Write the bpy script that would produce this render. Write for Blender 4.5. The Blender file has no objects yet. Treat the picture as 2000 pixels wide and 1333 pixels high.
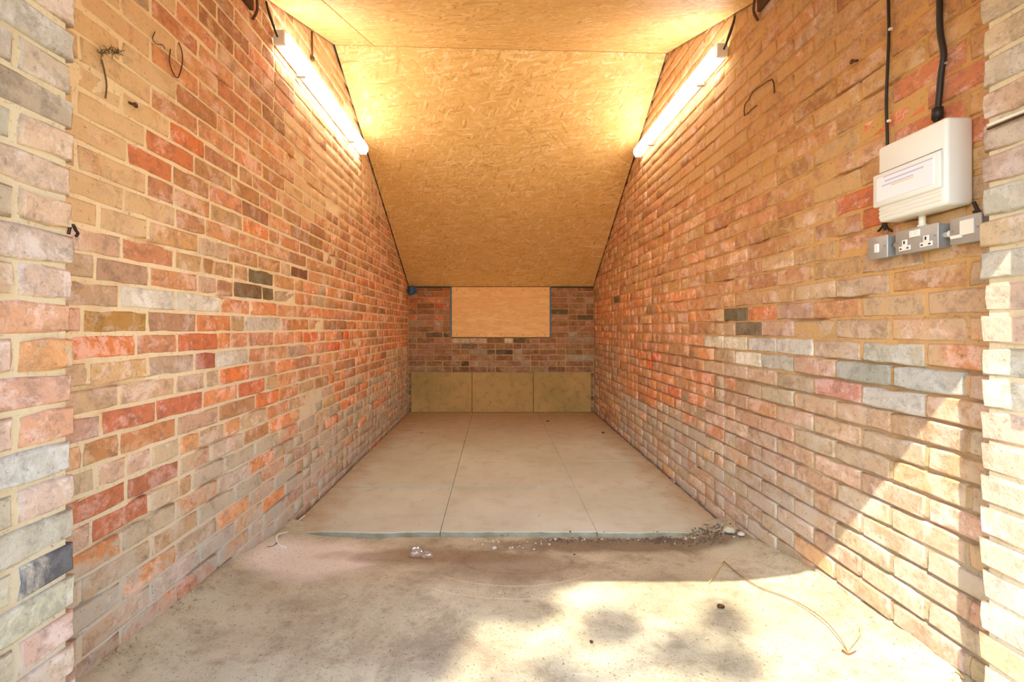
import bpy, bmesh, math, random
import numpy as np
from mathutils import Vector, Matrix, noise

random.seed(7)
R = random.Random(11)
EYE = 1.085            # camera height above the raised concrete panels
F = 850.0              # focal length in pixels of the 2000 px wide frame
CX, CY = 968.0, 641.0  # principal point
scene = bpy.context.scene
COL = scene.collection

# ------------------------------------------------------------------ camera, light, exposure
cam_d = bpy.data.cameras.new('camera')
cam_d.sensor_width = 36.0
cam_d.lens = F / 2000.0 * 36.0
cam_d.shift_x = (1000.0 - CX) / 2000.0
cam_d.shift_y = -(666.5 - CY) / 2000.0
cam_d.clip_start = 0.02
cam = bpy.data.objects.new('camera', cam_d)
cam.location = (0, 0, EYE)
cam.rotation_euler = (math.radians(90), 0, 0)
COL.objects.link(cam)
scene.camera = cam

SUN_DIR = Vector((1.0, 1.41, -2.15)).normalized()
world = bpy.data.worlds.new('world')
scene.world = world
world.use_nodes = True
nt = world.node_tree
nt.nodes.clear()
wo = nt.nodes.new('ShaderNodeOutputWorld')
bg = nt.nodes.new('ShaderNodeBackground')
sky = nt.nodes.new('ShaderNodeTexSky')
sky.sky_type = 'NISHITA'
sky.sun_disc = False
sky.sun_elevation = math.radians(51)
sky.sun_rotation = math.radians(215)
sky.air_density = 1.0
sky.dust_density = 0.7
sky.ozone_density = 0.6
nt.links.new(sky.outputs[0], bg.inputs[0])
nt.links.new(bg.outputs[0], wo.inputs[0])
SKY_STRENGTH = 0.36
SUN_STRENGTH = 3.9
LAMP_STRENGTH = 7.6
bg.inputs[1].default_value = SKY_STRENGTH

sun_d = bpy.data.lights.new('sun', 'SUN')
sun_d.energy = SUN_STRENGTH
sun_d.color = (1.0, 0.90, 0.72)
sun_d.angle = math.radians(0.4)
sun = bpy.data.objects.new('sun', sun_d)
sun.rotation_euler = SUN_DIR.to_track_quat('-Z', 'Y').to_euler()
sun.location = (-6, -9, 13)
COL.objects.link(sun)

vs = scene.view_settings
vs.view_transform = 'Standard'
vs.look = 'None'
vs.gamma = 1.0
vs.use_curve_mapping = False
vs.exposure = 1.27
scene.cycles.max_bounces = 10
scene.cycles.diffuse_bounces = 8

# ------------------------------------------------------------------ room measures (Y = depth from the camera)
WL, WR, YB = -1.13, 1.27, 5.62
PL, PR = -0.925, 1.16          # inner faces of the two piers
PLE, PRE = 0.955, 1.041        # far ends of the piers
Y0 = 0.484                      # front of the building
SLAB_Y = 2.306

def ridge(x):
    t = (x - WL) / (WR - WL)
    return 3.02 + 0.18 * t, 1.965 + 0.055 * t

def roof_h(x, y):
    ry, rh = ridge(x)
    if y > ry:
        return rh + (0.535 - rh) * (y - ry) / (YB - ry)
    return rh - 0.40 * (ry - y)

FLOOR_PROFILE = [(-9, -.99), (0, -.985), (.8, -.99), (1.3, -1.005), (1.77, -1.035), (2.05, -1.08), (2.30, -1.112), (2.5, -1.12)]

def floor_h(x, y):
    h = FLOOR_PROFILE[-1][1]
    for (a, ha), (b, hb) in zip(FLOOR_PROFILE, FLOOR_PROFILE[1:]):
        if y <= b:
            t = max(0, (y - a) / (b - a))
            h = ha + (hb - ha) * t
            break
    if y > 0.3:
        dl = max(0.0, x - WL); dr = max(0.0, WR - x)
        k = min(1.0, (y - .3) / .5)
        h += k * 0.05 * math.exp(-(dl / .13) ** 1.5) + k * 0.06 * math.exp(-(dr / .16) ** 1.5)
    return h

# ------------------------------------------------------------------ helpers
def lin(c):
    def f(v):
        v = v / 255.0
        return v / 12.92 if v <= 0.04045 else ((v + 0.055) / 1.055) ** 2.4
    return (f(c[0]), f(c[1]), f(c[2]), 1.0)

def link(o, parent=None):
    COL.objects.link(o)
    if parent is not None:
        o.parent = parent
    return o

def mesh_obj(name, verts, faces, mat, parent=None, smooth=False):
    me = bpy.data.meshes.new(name)
    me.from_pydata([tuple(v) for v in verts], [], faces)
    me.update()
    if smooth:
        for p in me.polygons:
            p.use_smooth = True
    o = bpy.data.objects.new(name, me)
    if mat is not None:
        me.materials.append(mat)
    return link(o, parent)

def bm_obj(name, bm, mat, parent=None, smooth=False):
    me = bpy.data.meshes.new(name)
    bm.normal_update()
    bm.to_mesh(me); bm.free()
    if smooth:
        for p in me.polygons:
            p.use_smooth = True
    o = bpy.data.objects.new(name, me)
    if mat is not None:
        me.materials.append(mat)
    return link(o, parent)

def box_bm(bm, x0, x1, y0, y1, z0, z1, bevel=0.0, seg=2):
    g = bmesh.ops.create_cube(bm, size=1.0)
    vs_ = g['verts']
    for v in vs_:
        v.co = Vector(((x0 + x1) / 2 + v.co.x * (x1 - x0), (y0 + y1) / 2 + v.co.y * (y1 - y0), (z0 + z1) / 2 + v.co.z * (z1 - z0)))
    if bevel > 0:
        es = list({e for v in vs_ for e in v.link_edges})
        bmesh.ops.bevel(bm, geom=es, offset=bevel, segments=seg, affect='EDGES', profile=0.5)
    return bm

def box(name, x0, x1, y0, y1, z0, z1, mat, parent=None, bevel=0.0, seg=2, smooth=False):
    bm = bmesh.new()
    box_bm(bm, x0, x1, y0, y1, z0, z1, bevel, seg)
    return bm_obj(name, bm, mat, parent, smooth)

def tube_bm(bm, pts, r, n=8, r_end=None):
    pts = [Vector(p) for p in pts]
    rings = []
    up = None
    for i, p in enumerate(pts):
        d = (pts[min(i + 1, len(pts) - 1)] - pts[max(i - 1, 0)]).normalized()
        if up is None:
            up = Vector((0, 0, 1)) if abs(d.z) < .9 else Vector((1, 0, 0))
        a = d.cross(up)
        if a.length < 1e-5:
            a = d.cross(Vector((1, 0, 0)))
        a.normalize(); b = a.cross(d).normalized()
        up = b
        rr = r if r_end is None else r + (r_end - r) * i / (len(pts) - 1)
        rings.append([bm.verts.new(p + a * rr * math.cos(2 * math.pi * k / n) + b * rr * math.sin(2 * math.pi * k / n)) for k in range(n)])
    for A, B in zip(rings, rings[1:]):
        for k in range(n):
            bm.faces.new((A[k], A[(k + 1) % n], B[(k + 1) % n], B[k]))
    bm.faces.new(rings[0][::-1]); bm.faces.new(rings[-1])

def smooth_pts(pts, m=5):
    P = [Vector(p) for p in pts]
    out = []
    for i in range(len(P) - 1):
        p0 = P[max(i - 1, 0)]; p1 = P[i]; p2 = P[i + 1]; p3 = P[min(i + 2, len(P) - 1)]
        for k in range(m):
            t = k / m
            out.append(0.5 * ((2 * p1) + (p2 - p0) * t + (2 * p0 - 5 * p1 + 4 * p2 - p3) * t * t + (3 * p1 - p0 - 3 * p2 + p3) * t ** 3))
    out.append(P[-1])
    return out

def tube(name, pts, r, mat, parent=None, n=8, m=5, r_end=None):
    bm = bmesh.new()
    tube_bm(bm, smooth_pts(pts, m) if m > 1 else pts, r, n, r_end)
    return bm_obj(name, bm, mat, parent, True)

def cyl_bm(bm, c, axis, r, L, n=12):
    a = Vector(axis).normalized()
    c = Vector(c)
    tube_bm(bm, [c - a * L / 2, c + a * L / 2], r, n)

def tag(o, label=None, cat=None, group=None, kind=None):
    if label: o['label'] = label
    if cat: o['category'] = cat
    if group: o['group'] = group
    if kind: o['kind'] = kind
    return o

def thing(name, label, cat, loc=(0, 0, 0), group=None):
    o = bpy.data.objects.new(name, None)
    o.empty_display_size = .05
    o.location = loc
    COL.objects.link(o)
    return tag(o, label, cat, group)

def adopt(root):
    """children were built in world coordinates: keep them there under a moved root"""
    inv = Matrix.Translation(-Vector(root.location))
    for c in root.children:
        if not c.get('_ok'):
            c.matrix_parent_inverse = inv
    return root

def structure(name, label=None):
    o = bpy.data.objects.new(name, None)
    COL.objects.link(o)
    o['kind'] = 'structure'
    if label: o['label'] = label
    return o

# ------------------------------------------------------------------ node material helpers
class N:
    def __init__(self, name):
        self.mat = bpy.data.materials.new(name)
        self.mat.use_nodes = True
        self.t = self.mat.node_tree
        self.t.nodes.clear()
        self.out = self.t.nodes.new('ShaderNodeOutputMaterial')
        self.b = self.t.nodes.new('ShaderNodeBsdfPrincipled')
        self.t.links.new(self.b.outputs[0], self.out.inputs[0])
    def n(self, typ, **kw):
        nd = self.t.nodes.new(typ)
        for k, v in kw.items():
            setattr(nd, k, v)
        return nd
    def l(self, a, b):
        self.t.links.new(a, b)
    def pos(self):
        return self.n('ShaderNodeNewGeometry').outputs['Position']
    def noise(self, vec, scale, detail=4, rough=.55, dist=0.0):
        nd = self.n('ShaderNodeTexNoise')
        nd.inputs['Scale'].default_value = scale
        nd.inputs['Detail'].default_value = detail
        nd.inputs['Roughness'].default_value = rough
        nd.inputs['Distortion'].default_value = dist
        if vec is not None: self.l(vec, nd.inputs['Vector'])
        return nd.outputs['Fac']
    def ramp(self, fac, stops, interp='LINEAR'):
        nd = self.n('ShaderNodeValToRGB')
        cr = nd.color_ramp
        cr.interpolation = interp
        while len(cr.elements) < len(stops):
            cr.elements.new(0.5)
        for e, (p, c) in zip(cr.elements, stops):
            e.position = p
            e.color = c if len(c) == 4 else (c[0], c[1], c[2], 1)
        self.l(fac, nd.inputs[0])
        return nd.outputs[0]
    def mix(self, fac, a, b, blend='MIX'):
        nd = self.n('ShaderNodeMix', data_type='RGBA', blend_type=blend)
        for sock, v in ((nd.inputs[0], fac), (nd.inputs[6], a), (nd.inputs[7], b)):
            if hasattr(v, 'is_output') or isinstance(v, bpy.types.NodeSocket): self.l(v, sock)
            else: sock.default_value = v
        return nd.outputs[2]
    def math(self, op, a, b=0.0, c=None, clamp=False):
        nd = self.n('ShaderNodeMath', operation=op)
        nd.use_clamp = clamp
        for sock, v in ((nd.inputs[0], a), (nd.inputs[1], b), (nd.inputs[2], c)):
            if v is None: continue
            if isinstance(v, bpy.types.NodeSocket): self.l(v, sock)
            else: sock.default_value = v
        return nd.outputs[0]
    def bump(self, h, strength=.3, dist=.01):
        nd = self.n('ShaderNodeBump')
        nd.inputs['Strength'].default_value = strength
        nd.inputs['Distance'].default_value = dist
        self.l(h, nd.inputs['Height'])
        self.l(nd.outputs[0], self.b.inputs['Normal'])
    def color(self, c):
        if isinstance(c, bpy.types.NodeSocket): self.l(c, self.b.inputs['Base Color'])
        else: self.b.inputs['Base Color'].default_value = c
    def set(self, rough=.5, metal=0.0, spec=None):
        self.b.inputs['Roughness'].default_value = rough
        self.b.inputs['Metallic'].default_value = metal
        if spec is not None: self.b.inputs['Specular IOR Level'].default_value = spec
        return self.mat
    def blob(self, cx, cy, rx, ry, soft=.5, warp=.25, z=None):
        """1 inside an ellipse on the floor (real stain with an edge), 0 outside"""
        p = self.pos()
        sep = self.n('ShaderNodeSeparateXYZ'); self.l(p, sep.inputs[0])
        nx = self.noise(p, 6, 3)
        w = self.math('MULTIPLY', self.math('SUBTRACT', nx, .5), warp * 4)
        a = self.math('DIVIDE', self.math('SUBTRACT', sep.outputs[0], cx), rx)
        b = self.math('DIVIDE', self.math('SUBTRACT', sep.outputs[1], cy), ry)
        d = self.math('SQRT', self.math('ADD', self.math('MULTIPLY', a, a), self.math('MULTIPLY', b, b)))
        d = self.math('ADD', d, w)
        return self.math('DIVIDE', self.math('SUBTRACT', 1.0 + soft / 2, d), soft, clamp=True)

def plain(name, c, rough=.5, metal=0.0, bump=0.0, bscale=60, var=0.0):
    m = N(name)
    if var > 0:
        f = m.noise(m.pos(), bscale * .3, 4)
        m.color(m.mix(m.math('MULTIPLY', f, var), lin(c), lin(tuple(v * .62 for v in c))))
    else:
        m.color(lin(c))
    if bump > 0:
        m.bump(m.noise(m.pos(), bscale, 4), bump, .003)
    return m.set(rough, metal)

def wash_color(m, low, high, h0, h1):
    """colour of the old limewash and mortar smears: grey near the ground, tan higher up"""
    p = m.pos()
    sep = m.n('ShaderNodeSeparateXYZ'); m.l(p, sep.inputs[0])
    w = m.math('ADD', sep.outputs[2], m.math('MULTIPLY', m.math('SUBTRACT', m.noise(p, 1.7, 3), .5), .9))
    fac = m.math('DIVIDE', m.math('SUBTRACT', w, EYE + h0), h1 - h0, clamp=True)
    return m.mix(fac, lin(low), lin(high))

def brick_mat(name, use_attr, low, high, h0=-.9, h1=-.1):
    m = N(name)
    p = m.pos()
    if use_attr:
        a = m.n('ShaderNodeAttribute', attribute_type='GEOMETRY', attribute_name='tint')
        tint, alpha = a.outputs['Color'], a.outputs['Alpha']
    else:
        a = m.n('ShaderNodeObjectInfo')
        tint, alpha = a.outputs['Color'], a.outputs['Alpha']
    pre = m.n('ShaderNodeHueSaturation')
    m.l(tint, pre.inputs['Color'])
    pre.inputs['Hue'].default_value = .507
    pre.inputs['Saturation'].default_value = .94
    pre.inputs['Value'].default_value = 1.06
    tint = pre.outputs[0]
    n1 = m.noise(p, 22, 8, .76, .2)
    n2 = m.noise(p, 10, 8, .76, .3)
    n3 = m.noise(p, 75, 5, .75)
    # darker fired streaks and paler scuffed skin
    hsv = m.n('ShaderNodeHueSaturation')
    m.l(tint, hsv.inputs['Color'])
    hsv.inputs['Saturation'].default_value = .96
    hsv.inputs['Value'].default_value = .72
    hsv2 = m.n('ShaderNodeHueSaturation')
    m.l(tint, hsv2.inputs['Color'])
    hsv2.inputs['Saturation'].default_value = .62
    hsv2.inputs['Value'].default_value = 1.25
    c = m.mix(m.ramp(n1, [(.48, (0, 0, 0)), (.60, (1, 1, 1))]), tint, hsv.outputs[0])
    c = m.mix(m.ramp(n2, [(.51, (0, 0, 0)), (.60, (.8, .8, .8))]), c, hsv2.outputs[0])
    wash = wash_color(m, low, high, h0, h1)
    # wash mask: noise against the amount carried in alpha
    ns = m.noise(p, 9.0, 6, .72, .6)
    t = m.math('SUBTRACT', 1.0, alpha)
    t = m.math('ADD', m.math('MULTIPLY', t, .55), .22)
    mask = m.math('DIVIDE', m.math('SUBTRACT', ns, t), .14, clamp=True)
    mask = m.math('MULTIPLY', mask, .85)
    c = m.mix(mask, c, wash)
    spk = m.ramp(n3, [(.33, (1, 1, 1)), (.42, (0, 0, 0))])
    c = m.mix(m.math('MULTIPLY', spk, .45), c, lin((96, 74, 52)))
    m.color(c)
    m.bump(m.math('ADD', m.math('MULTIPLY', n1, .6), n3), .75, .004)
    return m.set(.92, spec=.2)

def mortar_mat(name, low, high, dark, h0=-.9, h1=-.1):
    m = N(name)
    p = m.pos()
    c = wash_color(m, low, high, h0, h1)
    n1 = m.noise(p, 7, 5, .65)
    c = m.mix(m.ramp(n1, [(.5, (0, 0, 0)), (.72, (.7, .7, .7))]), c, lin(dark))
    n3 = m.noise(p, 90, 4, .7)
    c = m.mix(m.ramp(n3, [(.30, (.6, .6, .6)), (.42, (0, 0, 0))]), c, lin(tuple(v * .6 for v in dark)))
    m.color(c)
    m.bump(n3, .7, .003)
    return m.set(.95, spec=.15)

LOWL, HIGHL = (196, 190, 174), (238, 204, 154)
LOWR, HIGHR = (198, 184, 164), (214, 172, 116)
M = {}
M['brick_l'] = brick_mat('brick_left', False, LOWL, HIGHL)
M['brick_l_a'] = brick_mat('brick_left_far', True, LOWL, HIGHL)
M['brick_r'] = brick_mat('brick_right', False, LOWR, HIGHR, -.5, .35)
M['brick_r_a'] = brick_mat('brick_right_far', True, LOWR, HIGHR, -.5, .35)
M['brick_b'] = brick_mat('brick_back', False, (176, 148, 108), (180, 138, 100))
M['brick_p'] = brick_mat('brick_pier', False, (206, 200, 188), (212, 196, 170))
M['mortar_l'] = mortar_mat('mortar_left', (208, 200, 180), (250, 228, 186), (224, 186, 134))
M['mortar_r'] = mortar_mat('mortar_right', (176, 160, 132), (212, 166, 106), (158, 116, 68), -.6, .2)
M['mortar_b'] = mortar_mat('mortar_back', (196, 168, 126), (196, 156, 112), (150, 116, 80))
M['mortar_p'] = mortar_mat('mortar_pier', (200, 190, 168), (224, 206, 168), (190, 164, 124))
M['dark_gap'] = plain('dark_gap', (58, 42, 30), .95)

def concrete_panel_mat():
    m = N('concrete_panel')
    p = m.pos()
    n1 = m.noise(p, 1.6, 5, .6)
    n2 = m.noise(p, 9, 5, .6)
    c = m.mix(m.ramp(n1, [(.35, (0, 0, 0)), (.7, (1, 1, 1))]), lin((208, 211, 190)), lin((191, 191, 164)))
    c = m.mix(m.ramp(n2, [(.52, (0, 0, 0)), (.75, (.5, .5, .5))]), c, lin((176, 168, 142)))
    # brown dirt swept to the back and along the walls
    sep = m.n('ShaderNodeSeparateXYZ'); m.l(p, sep.inputs[0])
    back = m.math('DIVIDE', m.math('SUBTRACT', m.math('ADD', sep.outputs[1], m.math('MULTIPLY', n2, .9)), 4.35), 1.5, clamp=True)
    c = m.mix(m.math('MULTIPLY', back, .75), c, lin((180, 146, 98)))
    edge = m.math('DIVIDE', m.math('SUBTRACT', m.math('ADD', m.math('ABSOLUTE', m.math('SUBTRACT', sep.outputs[0], .07)), m.math('MULTIPLY', n2, .35)), 1.12), .25, clamp=True)
    c = m.mix(m.math('MULTIPLY', edge, .7), c, lin((176, 142, 100)))
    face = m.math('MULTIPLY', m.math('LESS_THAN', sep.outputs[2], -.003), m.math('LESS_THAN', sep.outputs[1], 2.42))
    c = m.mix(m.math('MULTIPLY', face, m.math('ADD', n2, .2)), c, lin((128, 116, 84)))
    n3 = m.noise(p, 34, 3, .5)
    c = m.mix(m.ramp(n3, [(.70, (0, 0, 0)), (.76, (.7, .7, .7))]), c, lin((128, 92, 56)))
    m.color(c)
    m.bump(m.noise(p, 70, 4), .25, .002)
    return m.set(.85, spec=.25)
M['panel'] = concrete_panel_mat()

def floor_mat():
    m = N('rough_concrete')
    p = m.pos()
    n1 = m.noise(p, 1.9, 6, .62, .4)
    n2 = m.noise(p, 15, 7, .76, .1)
    n4 = m.noise(p, 4.5, 7, .72, .25)
    c = m.mix(m.ramp(n1, [(.38, (0, 0, 0)), (.64, (1, 1, 1))]), lin((204, 200, 172)), lin((180, 174, 146)))
    c = m.mix(m.ramp(n4, [(.48, (0, 0, 0)), (.62, (.75, .75, .75))]), c, lin((156, 146, 122)))
    c = m.mix(m.ramp(n2, [(.53, (0, 0, 0)), (.70, (.65, .65, .65))]), c, lin((138, 120, 94)))
    # pale cement skim by the left wall, brown damp stain beside it, oily patch in the middle
    c = m.mix(m.math('MULTIPLY', m.blob(-.84, 2.03, .30, .22, .6, .14), .8), c, lin((240, 236, 224)))
    c = m.mix(m.math('MULTIPLY', m.blob(-.30, 2.06, .46, .09, .5, .25), .6), c, lin((142, 118, 84)))
    c = m.mix(m.math('MULTIPLY', m.blob(.06, 1.93, .33, .17, .8, .25), .6), c, lin((140, 122, 98)))
    c = m.mix(m.math('MULTIPLY', m.blob(-.12, 1.32, .20, .12, .9, .4), .55), c, lin((132, 118, 102)))
    c = m.mix(m.math('MULTIPLY', m.blob(.70, 2.2, .75, .10, .6, .3), .7), c, lin((112, 92, 68)))
    # scratched arcs
    sep = m.n('ShaderNodeSeparateXYZ'); m.l(p, sep.inputs[0])
    def arc(cx, cy, r, w, y_hi, amt, cc):
        dx = m.math('SUBTRACT', sep.outputs[0], cx); dy = m.math('SUBTRACT', sep.outputs[1], cy)
        d = m.math('SQRT', m.math('ADD', m.math('MULTIPLY', dx, dx), m.math('MULTIPLY', m.math('MULTIPLY', dy, dy), 3.0)))
        a = m.math('ABSOLUTE', m.math('SUBTRACT', d, r))
        k = m.math('SUBTRACT', 1.0, m.math('DIVIDE', a, w), clamp=True)
        lim = m.math('DIVIDE', m.math('SUBTRACT', y_hi, sep.outputs[1]), .1, clamp=True)
        k = m.math('MULTIPLY', m.math('MULTIPLY', k, lim), m.math('MULTIPLY', n2, amt))
        return m.mix(k, c, lin(cc))
    c = arc(.08, 1.95, .36, .010, 1.88, 1.2, (228, 214, 184))
    c = arc(.08, 1.95, .52, .008, 1.78, 1.1, (228, 214, 184))
    c = arc(.10, 2.0, .25, .016, 2.2, .6, (120, 100, 76))
    n3 = m.noise(p, 120, 3, .6)
    c = m.mix(m.ramp(n3, [(.30, (.8, .8, .8)), (.40, (0, 0, 0))]), c, lin((108, 90, 66)))
    c = m.mix(m.ramp(n3, [(.66, (0, 0, 0)), (.74, (.6, .6, .6))]), c, lin((226, 212, 184)))
    m.color(c)
    m.bump(m.math('ADD', n2, m.math('MULTIPLY', n3, .5)), .5, .006)
    return m.set(.92, spec=.2)
M['floor'] = floor_mat()

def osb_mat():
    m = N('osb')
    uvn = m.n('ShaderNodeUVMap'); uv = uvn.outputs[0]
    wob = m.n('ShaderNodeTexNoise', noise_dimensions='2D'); wob.inputs['Scale'].default_value = 6
    m.l(uv, wob.inputs['Vector'])
    ma = m.n('ShaderNodeVectorMath', operation='MULTIPLY_ADD')
    m.l(wob.outputs['Color'], ma.inputs[0]); ma.inputs[1].default_value = (.035, .035, 0); m.l(uv, ma.inputs[2])
    src = ma.outputs[0]
    col = None
    val = None
    stops = [(0, lin((212, 166, 96))), (.10, lin((230, 188, 114))), (.5, lin((238, 198, 122))), (.85, lin((246, 210, 140))), (1, lin((252, 228, 172)))]
    for i, (ang, lx, ly, th) in enumerate([(8, .075, .018, 0), (72, .055, .017, .58), (-30, .085, .015, .5), (146, .07, .018, .6), (42, .075, .015, .6), (-8, .10, .014, .55), (110, .05, .016, .8)]):
        mp = m.n('ShaderNodeMapping', vector_type='TEXTURE')
        mp.inputs['Rotation'].default_value = (0, 0, math.radians(ang))
        mp.inputs['Location'].default_value = (i * 3.7, i * 1.3, 0)
        mp.inputs['Scale'].default_value = (lx, ly, 1)
        m.l(src, mp.inputs['Vector'])
        vo = m.n('ShaderNodeTexVoronoi', voronoi_dimensions='2D')
        vo.inputs['Scale'].default_value = 1.0
        m.l(mp.outputs[0], vo.inputs['Vector'])
        sp = m.n('ShaderNodeSeparateColor'); m.l(vo.outputs['Color'], sp.inputs[0])
        c = m.ramp(sp.outputs[0], stops)
        if col is None:
            col, val = c, sp.outputs[0]
        else:
            k = m.math('GREATER_THAN', sp.outputs[1], th)
            col = m.mix(k, col, c)
            mx = m.n('ShaderNodeMix'); m.l(k, mx.inputs[0]); m.l(val, mx.inputs[2]); m.l(sp.outputs[0], mx.inputs[3]); val = mx.outputs[0]
    # dark resin lines round some strands
    mp = m.n('ShaderNodeMapping', vector_type='TEXTURE'); mp.inputs['Scale'].default_value = (.10, .02, 1); mp.inputs['Rotation'].default_value = (0, 0, math.radians(20)); m.l(src, mp.inputs['Vector'])
    v2 = m.n('ShaderNodeTexVoronoi', voronoi_dimensions='2D', feature='DISTANCE_TO_EDGE'); v2.inputs['Scale'].default_value = 1.0
    m.l(mp.outputs[0], v2.inputs['Vector'])
    gate = m.noise(uv, 14, 2)
    ln = m.math('MULTIPLY', m.math('LESS_THAN', v2.outputs['Distance'], .035), m.math('GREATER_THAN', gate, .58))
    col = m.mix(m.math('MULTIPLY', ln, .4), col, lin((160, 108, 50)))
    big = m.noise(uv, 1.1, 4)
    col = m.mix(m.ramp(big, [(.4, (0, 0, 0)), (.7, (.35, .35, .35))]), col, lin((222, 176, 108)))
    m.color(col)
    m.bump(val, .15, .0015)
    return m.set(.5, spec=.4)
M['osb'] = osb_mat()

def ply_mat():
    m = N('plywood')
    p = m.pos()
    mp = m.n('ShaderNodeMapping'); mp.inputs['Scale'].default_value = (1.0, 1, 5.0); m.l(p, mp.inputs[0])
    n1 = m.noise(mp.outputs[0], 2.4, 5, .55, 1.6)
    n2 = m.noise(mp.outputs[0], 14, 4, .6, .4)
    c = m.ramp(n1, [(.25, lin((232, 174, 100))), (.42, lin((246, 196, 124))), (.5, lin((236, 180, 108))), (.62, lin((248, 204, 134))), (.8, lin((238, 184, 112)))])
    c = m.mix(m.ramp(n2, [(.5, (0, 0, 0)), (.75, (.5, .5, .5))]), c, lin((222, 156, 88)))
    m.color(c)
    m.bump(n2, .1, .001)
    return m.set(.55)
M['ply'] = ply_mat()

def render_mat():
    m = N('stained_board')
    p = m.pos()
    n1 = m.noise(p, 2.6, 5, .6)
    n2 = m.noise(p, 12, 5, .65)
    c = m.mix(m.ramp(n1, [(.35, (0, 0, 0)), (.65, (1, 1, 1))]), lin((188, 154, 94)), lin((166, 140, 82)))
    c = m.mix(m.ramp(n2, [(.5, (0, 0, 0)), (.75, (.6, .6, .6))]), c, lin((124, 90, 52)))

    m.color(c)
    m.bump(n2, .2, .003)
    return m.set(.85)
M['board'] = render_mat()

M['white_plastic'] = plain('white_plastic', (236, 234, 222), .35)
M['cream_plastic'] = plain('cream_plastic', (238, 232, 214), .4)
M['white_metal'] = plain('white_enamel', (225, 223, 214), .4)
M['grey_metal'] = plain('galvanised_grey', (186, 182, 172), .42, .35, .15, 120, .3)
M['grey_side'] = plain('grey_box_side', (160, 164, 164), .45, .3, .1, 120, .3)
M['black_cable'] = plain('black_cable', (38, 32, 28), .5)
M['grey_cable'] = plain('white_cable', (226, 222, 210), .45)
M['label_paper'] = plain('label_paper', (240, 238, 238), .6)
M['print_lilac'] = plain('print_lilac', (196, 192, 214), .6)
M['print_yellow'] = plain('print_yellow', (238, 204, 120), .6)
M['print_grey'] = plain('print_grey', (150, 148, 146), .6)
M['slot_dark'] = plain('slot_dark', (40, 38, 36), .6)
M['copper_dark'] = plain('rusty_iron', (110, 74, 46), .8, .2, .4, 150, .6)
M['timber'] = plain('weathered_timber', (150, 116, 78), .8, 0, .3, 60, .6)
M['blue_cloth'] = plain('blue_plastic_sheet', (60, 104, 156), .4, 0, .3, 60, .5)
M['blue_edge'] = plain('blue_grey_tape', (96, 120, 138), .6)
M['twig'] = plain('twig', (150, 108, 62), .85, 0, .3, 200, .4)
M['pale_straw'] = plain('pale_straw', (214, 176, 116), .8)
M['leaf_brown'] = plain('dry_leaf', (132, 88, 48), .8, 0, .2, 100, .5)
M['cobweb'] = plain('dusty_cobweb', (112, 96, 66), .95)
M['roof'] = plain('roof_felt', (70, 68, 66), .9)
M['bark'] = plain('bark', (92, 74, 56), .9, 0, .6, 40, .5)
M['leaf'] = plain('leaf_green', (84, 116, 48), .6)
M['grit'] = plain('grit', (130, 108, 82), .9, 0, .4, 300, .7)
M['crumbs'] = plain('crumbs', (190, 164, 126), .9, 0, .4, 300, .4)
M['grit_pale'] = plain('grit_pale', (206, 196, 178), .9)
M['yard'] = plain('yard_concrete', (178, 168, 150), .9, 0, .3, 30, .5)

em = N('lit_diffuser')
em.color(lin((250, 250, 245)))
em.b.inputs['Emission Color'].default_value = (1.0, 0.97, 0.94, 1)
em.b.inputs['Emission Strength'].default_value = LAMP_STRENGTH
M['lit'] = em.set(.4)

cp = N('clear_plastic')
cp.color(lin((240, 238, 228)))
cp.b.inputs['Transmission Weight'].default_value = .92
cp.b.inputs['IOR'].default_value = 1.3
M['clear'] = cp.set(.08)

# ------------------------------------------------------------------ bricks
def make_brick_mesh(name, L, H, D, seed, rough=1.0):
    """a worn brick: local X = length, Z = height, Y = depth; the face is at Y = 0, looking to -Y"""
    r = random.Random(seed)
    nx = 4 if L > .15 else 2
    nz = 2
    b = .0045 * rough + r.random() * .002
    verts, faces = [], []
    xs = [-L / 2 + b + (L - 2 * b) * i / nx for i in range(nx + 1)]
    zs = [-H / 2 + b + (H - 2 * b) * j / nz for j in range(nz + 1)]
    idx = {}
    for j, z in enumerate(zs):
        for i, x in enumerate(xs):
            idx[i, j] = len(verts)
            verts.append((x + r.uniform(-.0025, .0025), r.uniform(-.0006, .0008) * rough, z + r.uniform(-.0018, .0018)))
    for j in range(nz):
        for i in range(nx):
            faces.append((idx[i, j], idx[i + 1, j], idx[i + 1, j + 1], idx[i, j + 1]))
    per = [(i, 0) for i in range(nx)] + [(nx, j) for j in range(nz)] + [(i, nz) for i in range(nx, 0, -1)] + [(0, j) for j in range(nz, 0, -1)]
    ring1, ring2 = [], []
    for (i, j) in per:
        x, y, z = verts[idx[i, j]]
        ox = -1 if i == 0 else (1 if i == nx else 0)
        oz = -1 if j == 0 else (1 if j == nz else 0)
        chip = r.random() < .10 * rough
        e = b * (r.uniform(.75, 1.15)) if not chip else b * .2
        dd = b * r.uniform(.55, .95) * (1.8 if chip else 1)
        corner = .75 if ox and oz else 1
        ring1.append(len(verts)); verts.append((x + ox * e * corner, y + dd, z + oz * e * corner))
        ring2.append(len(verts)); verts.append((x + ox * e * corner, D, z + oz * e * corner))
    P = len(per)
    base = [idx[p] for p in per]
    for k in range(P):
        a, c = k, (k + 1) % P
        faces.append((base[c], base[a], ring1[a], ring1[c]))
        faces.append((ring1[c], ring1[a], ring2[a], ring2[c]))
    me = bpy.data.meshes.new(name)
    me.from_pydata(verts, [], faces)
    me.update()
    for i, p in enumerate(me.polygons):
        p.use_smooth = i >= nx * nz
    return me

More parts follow.
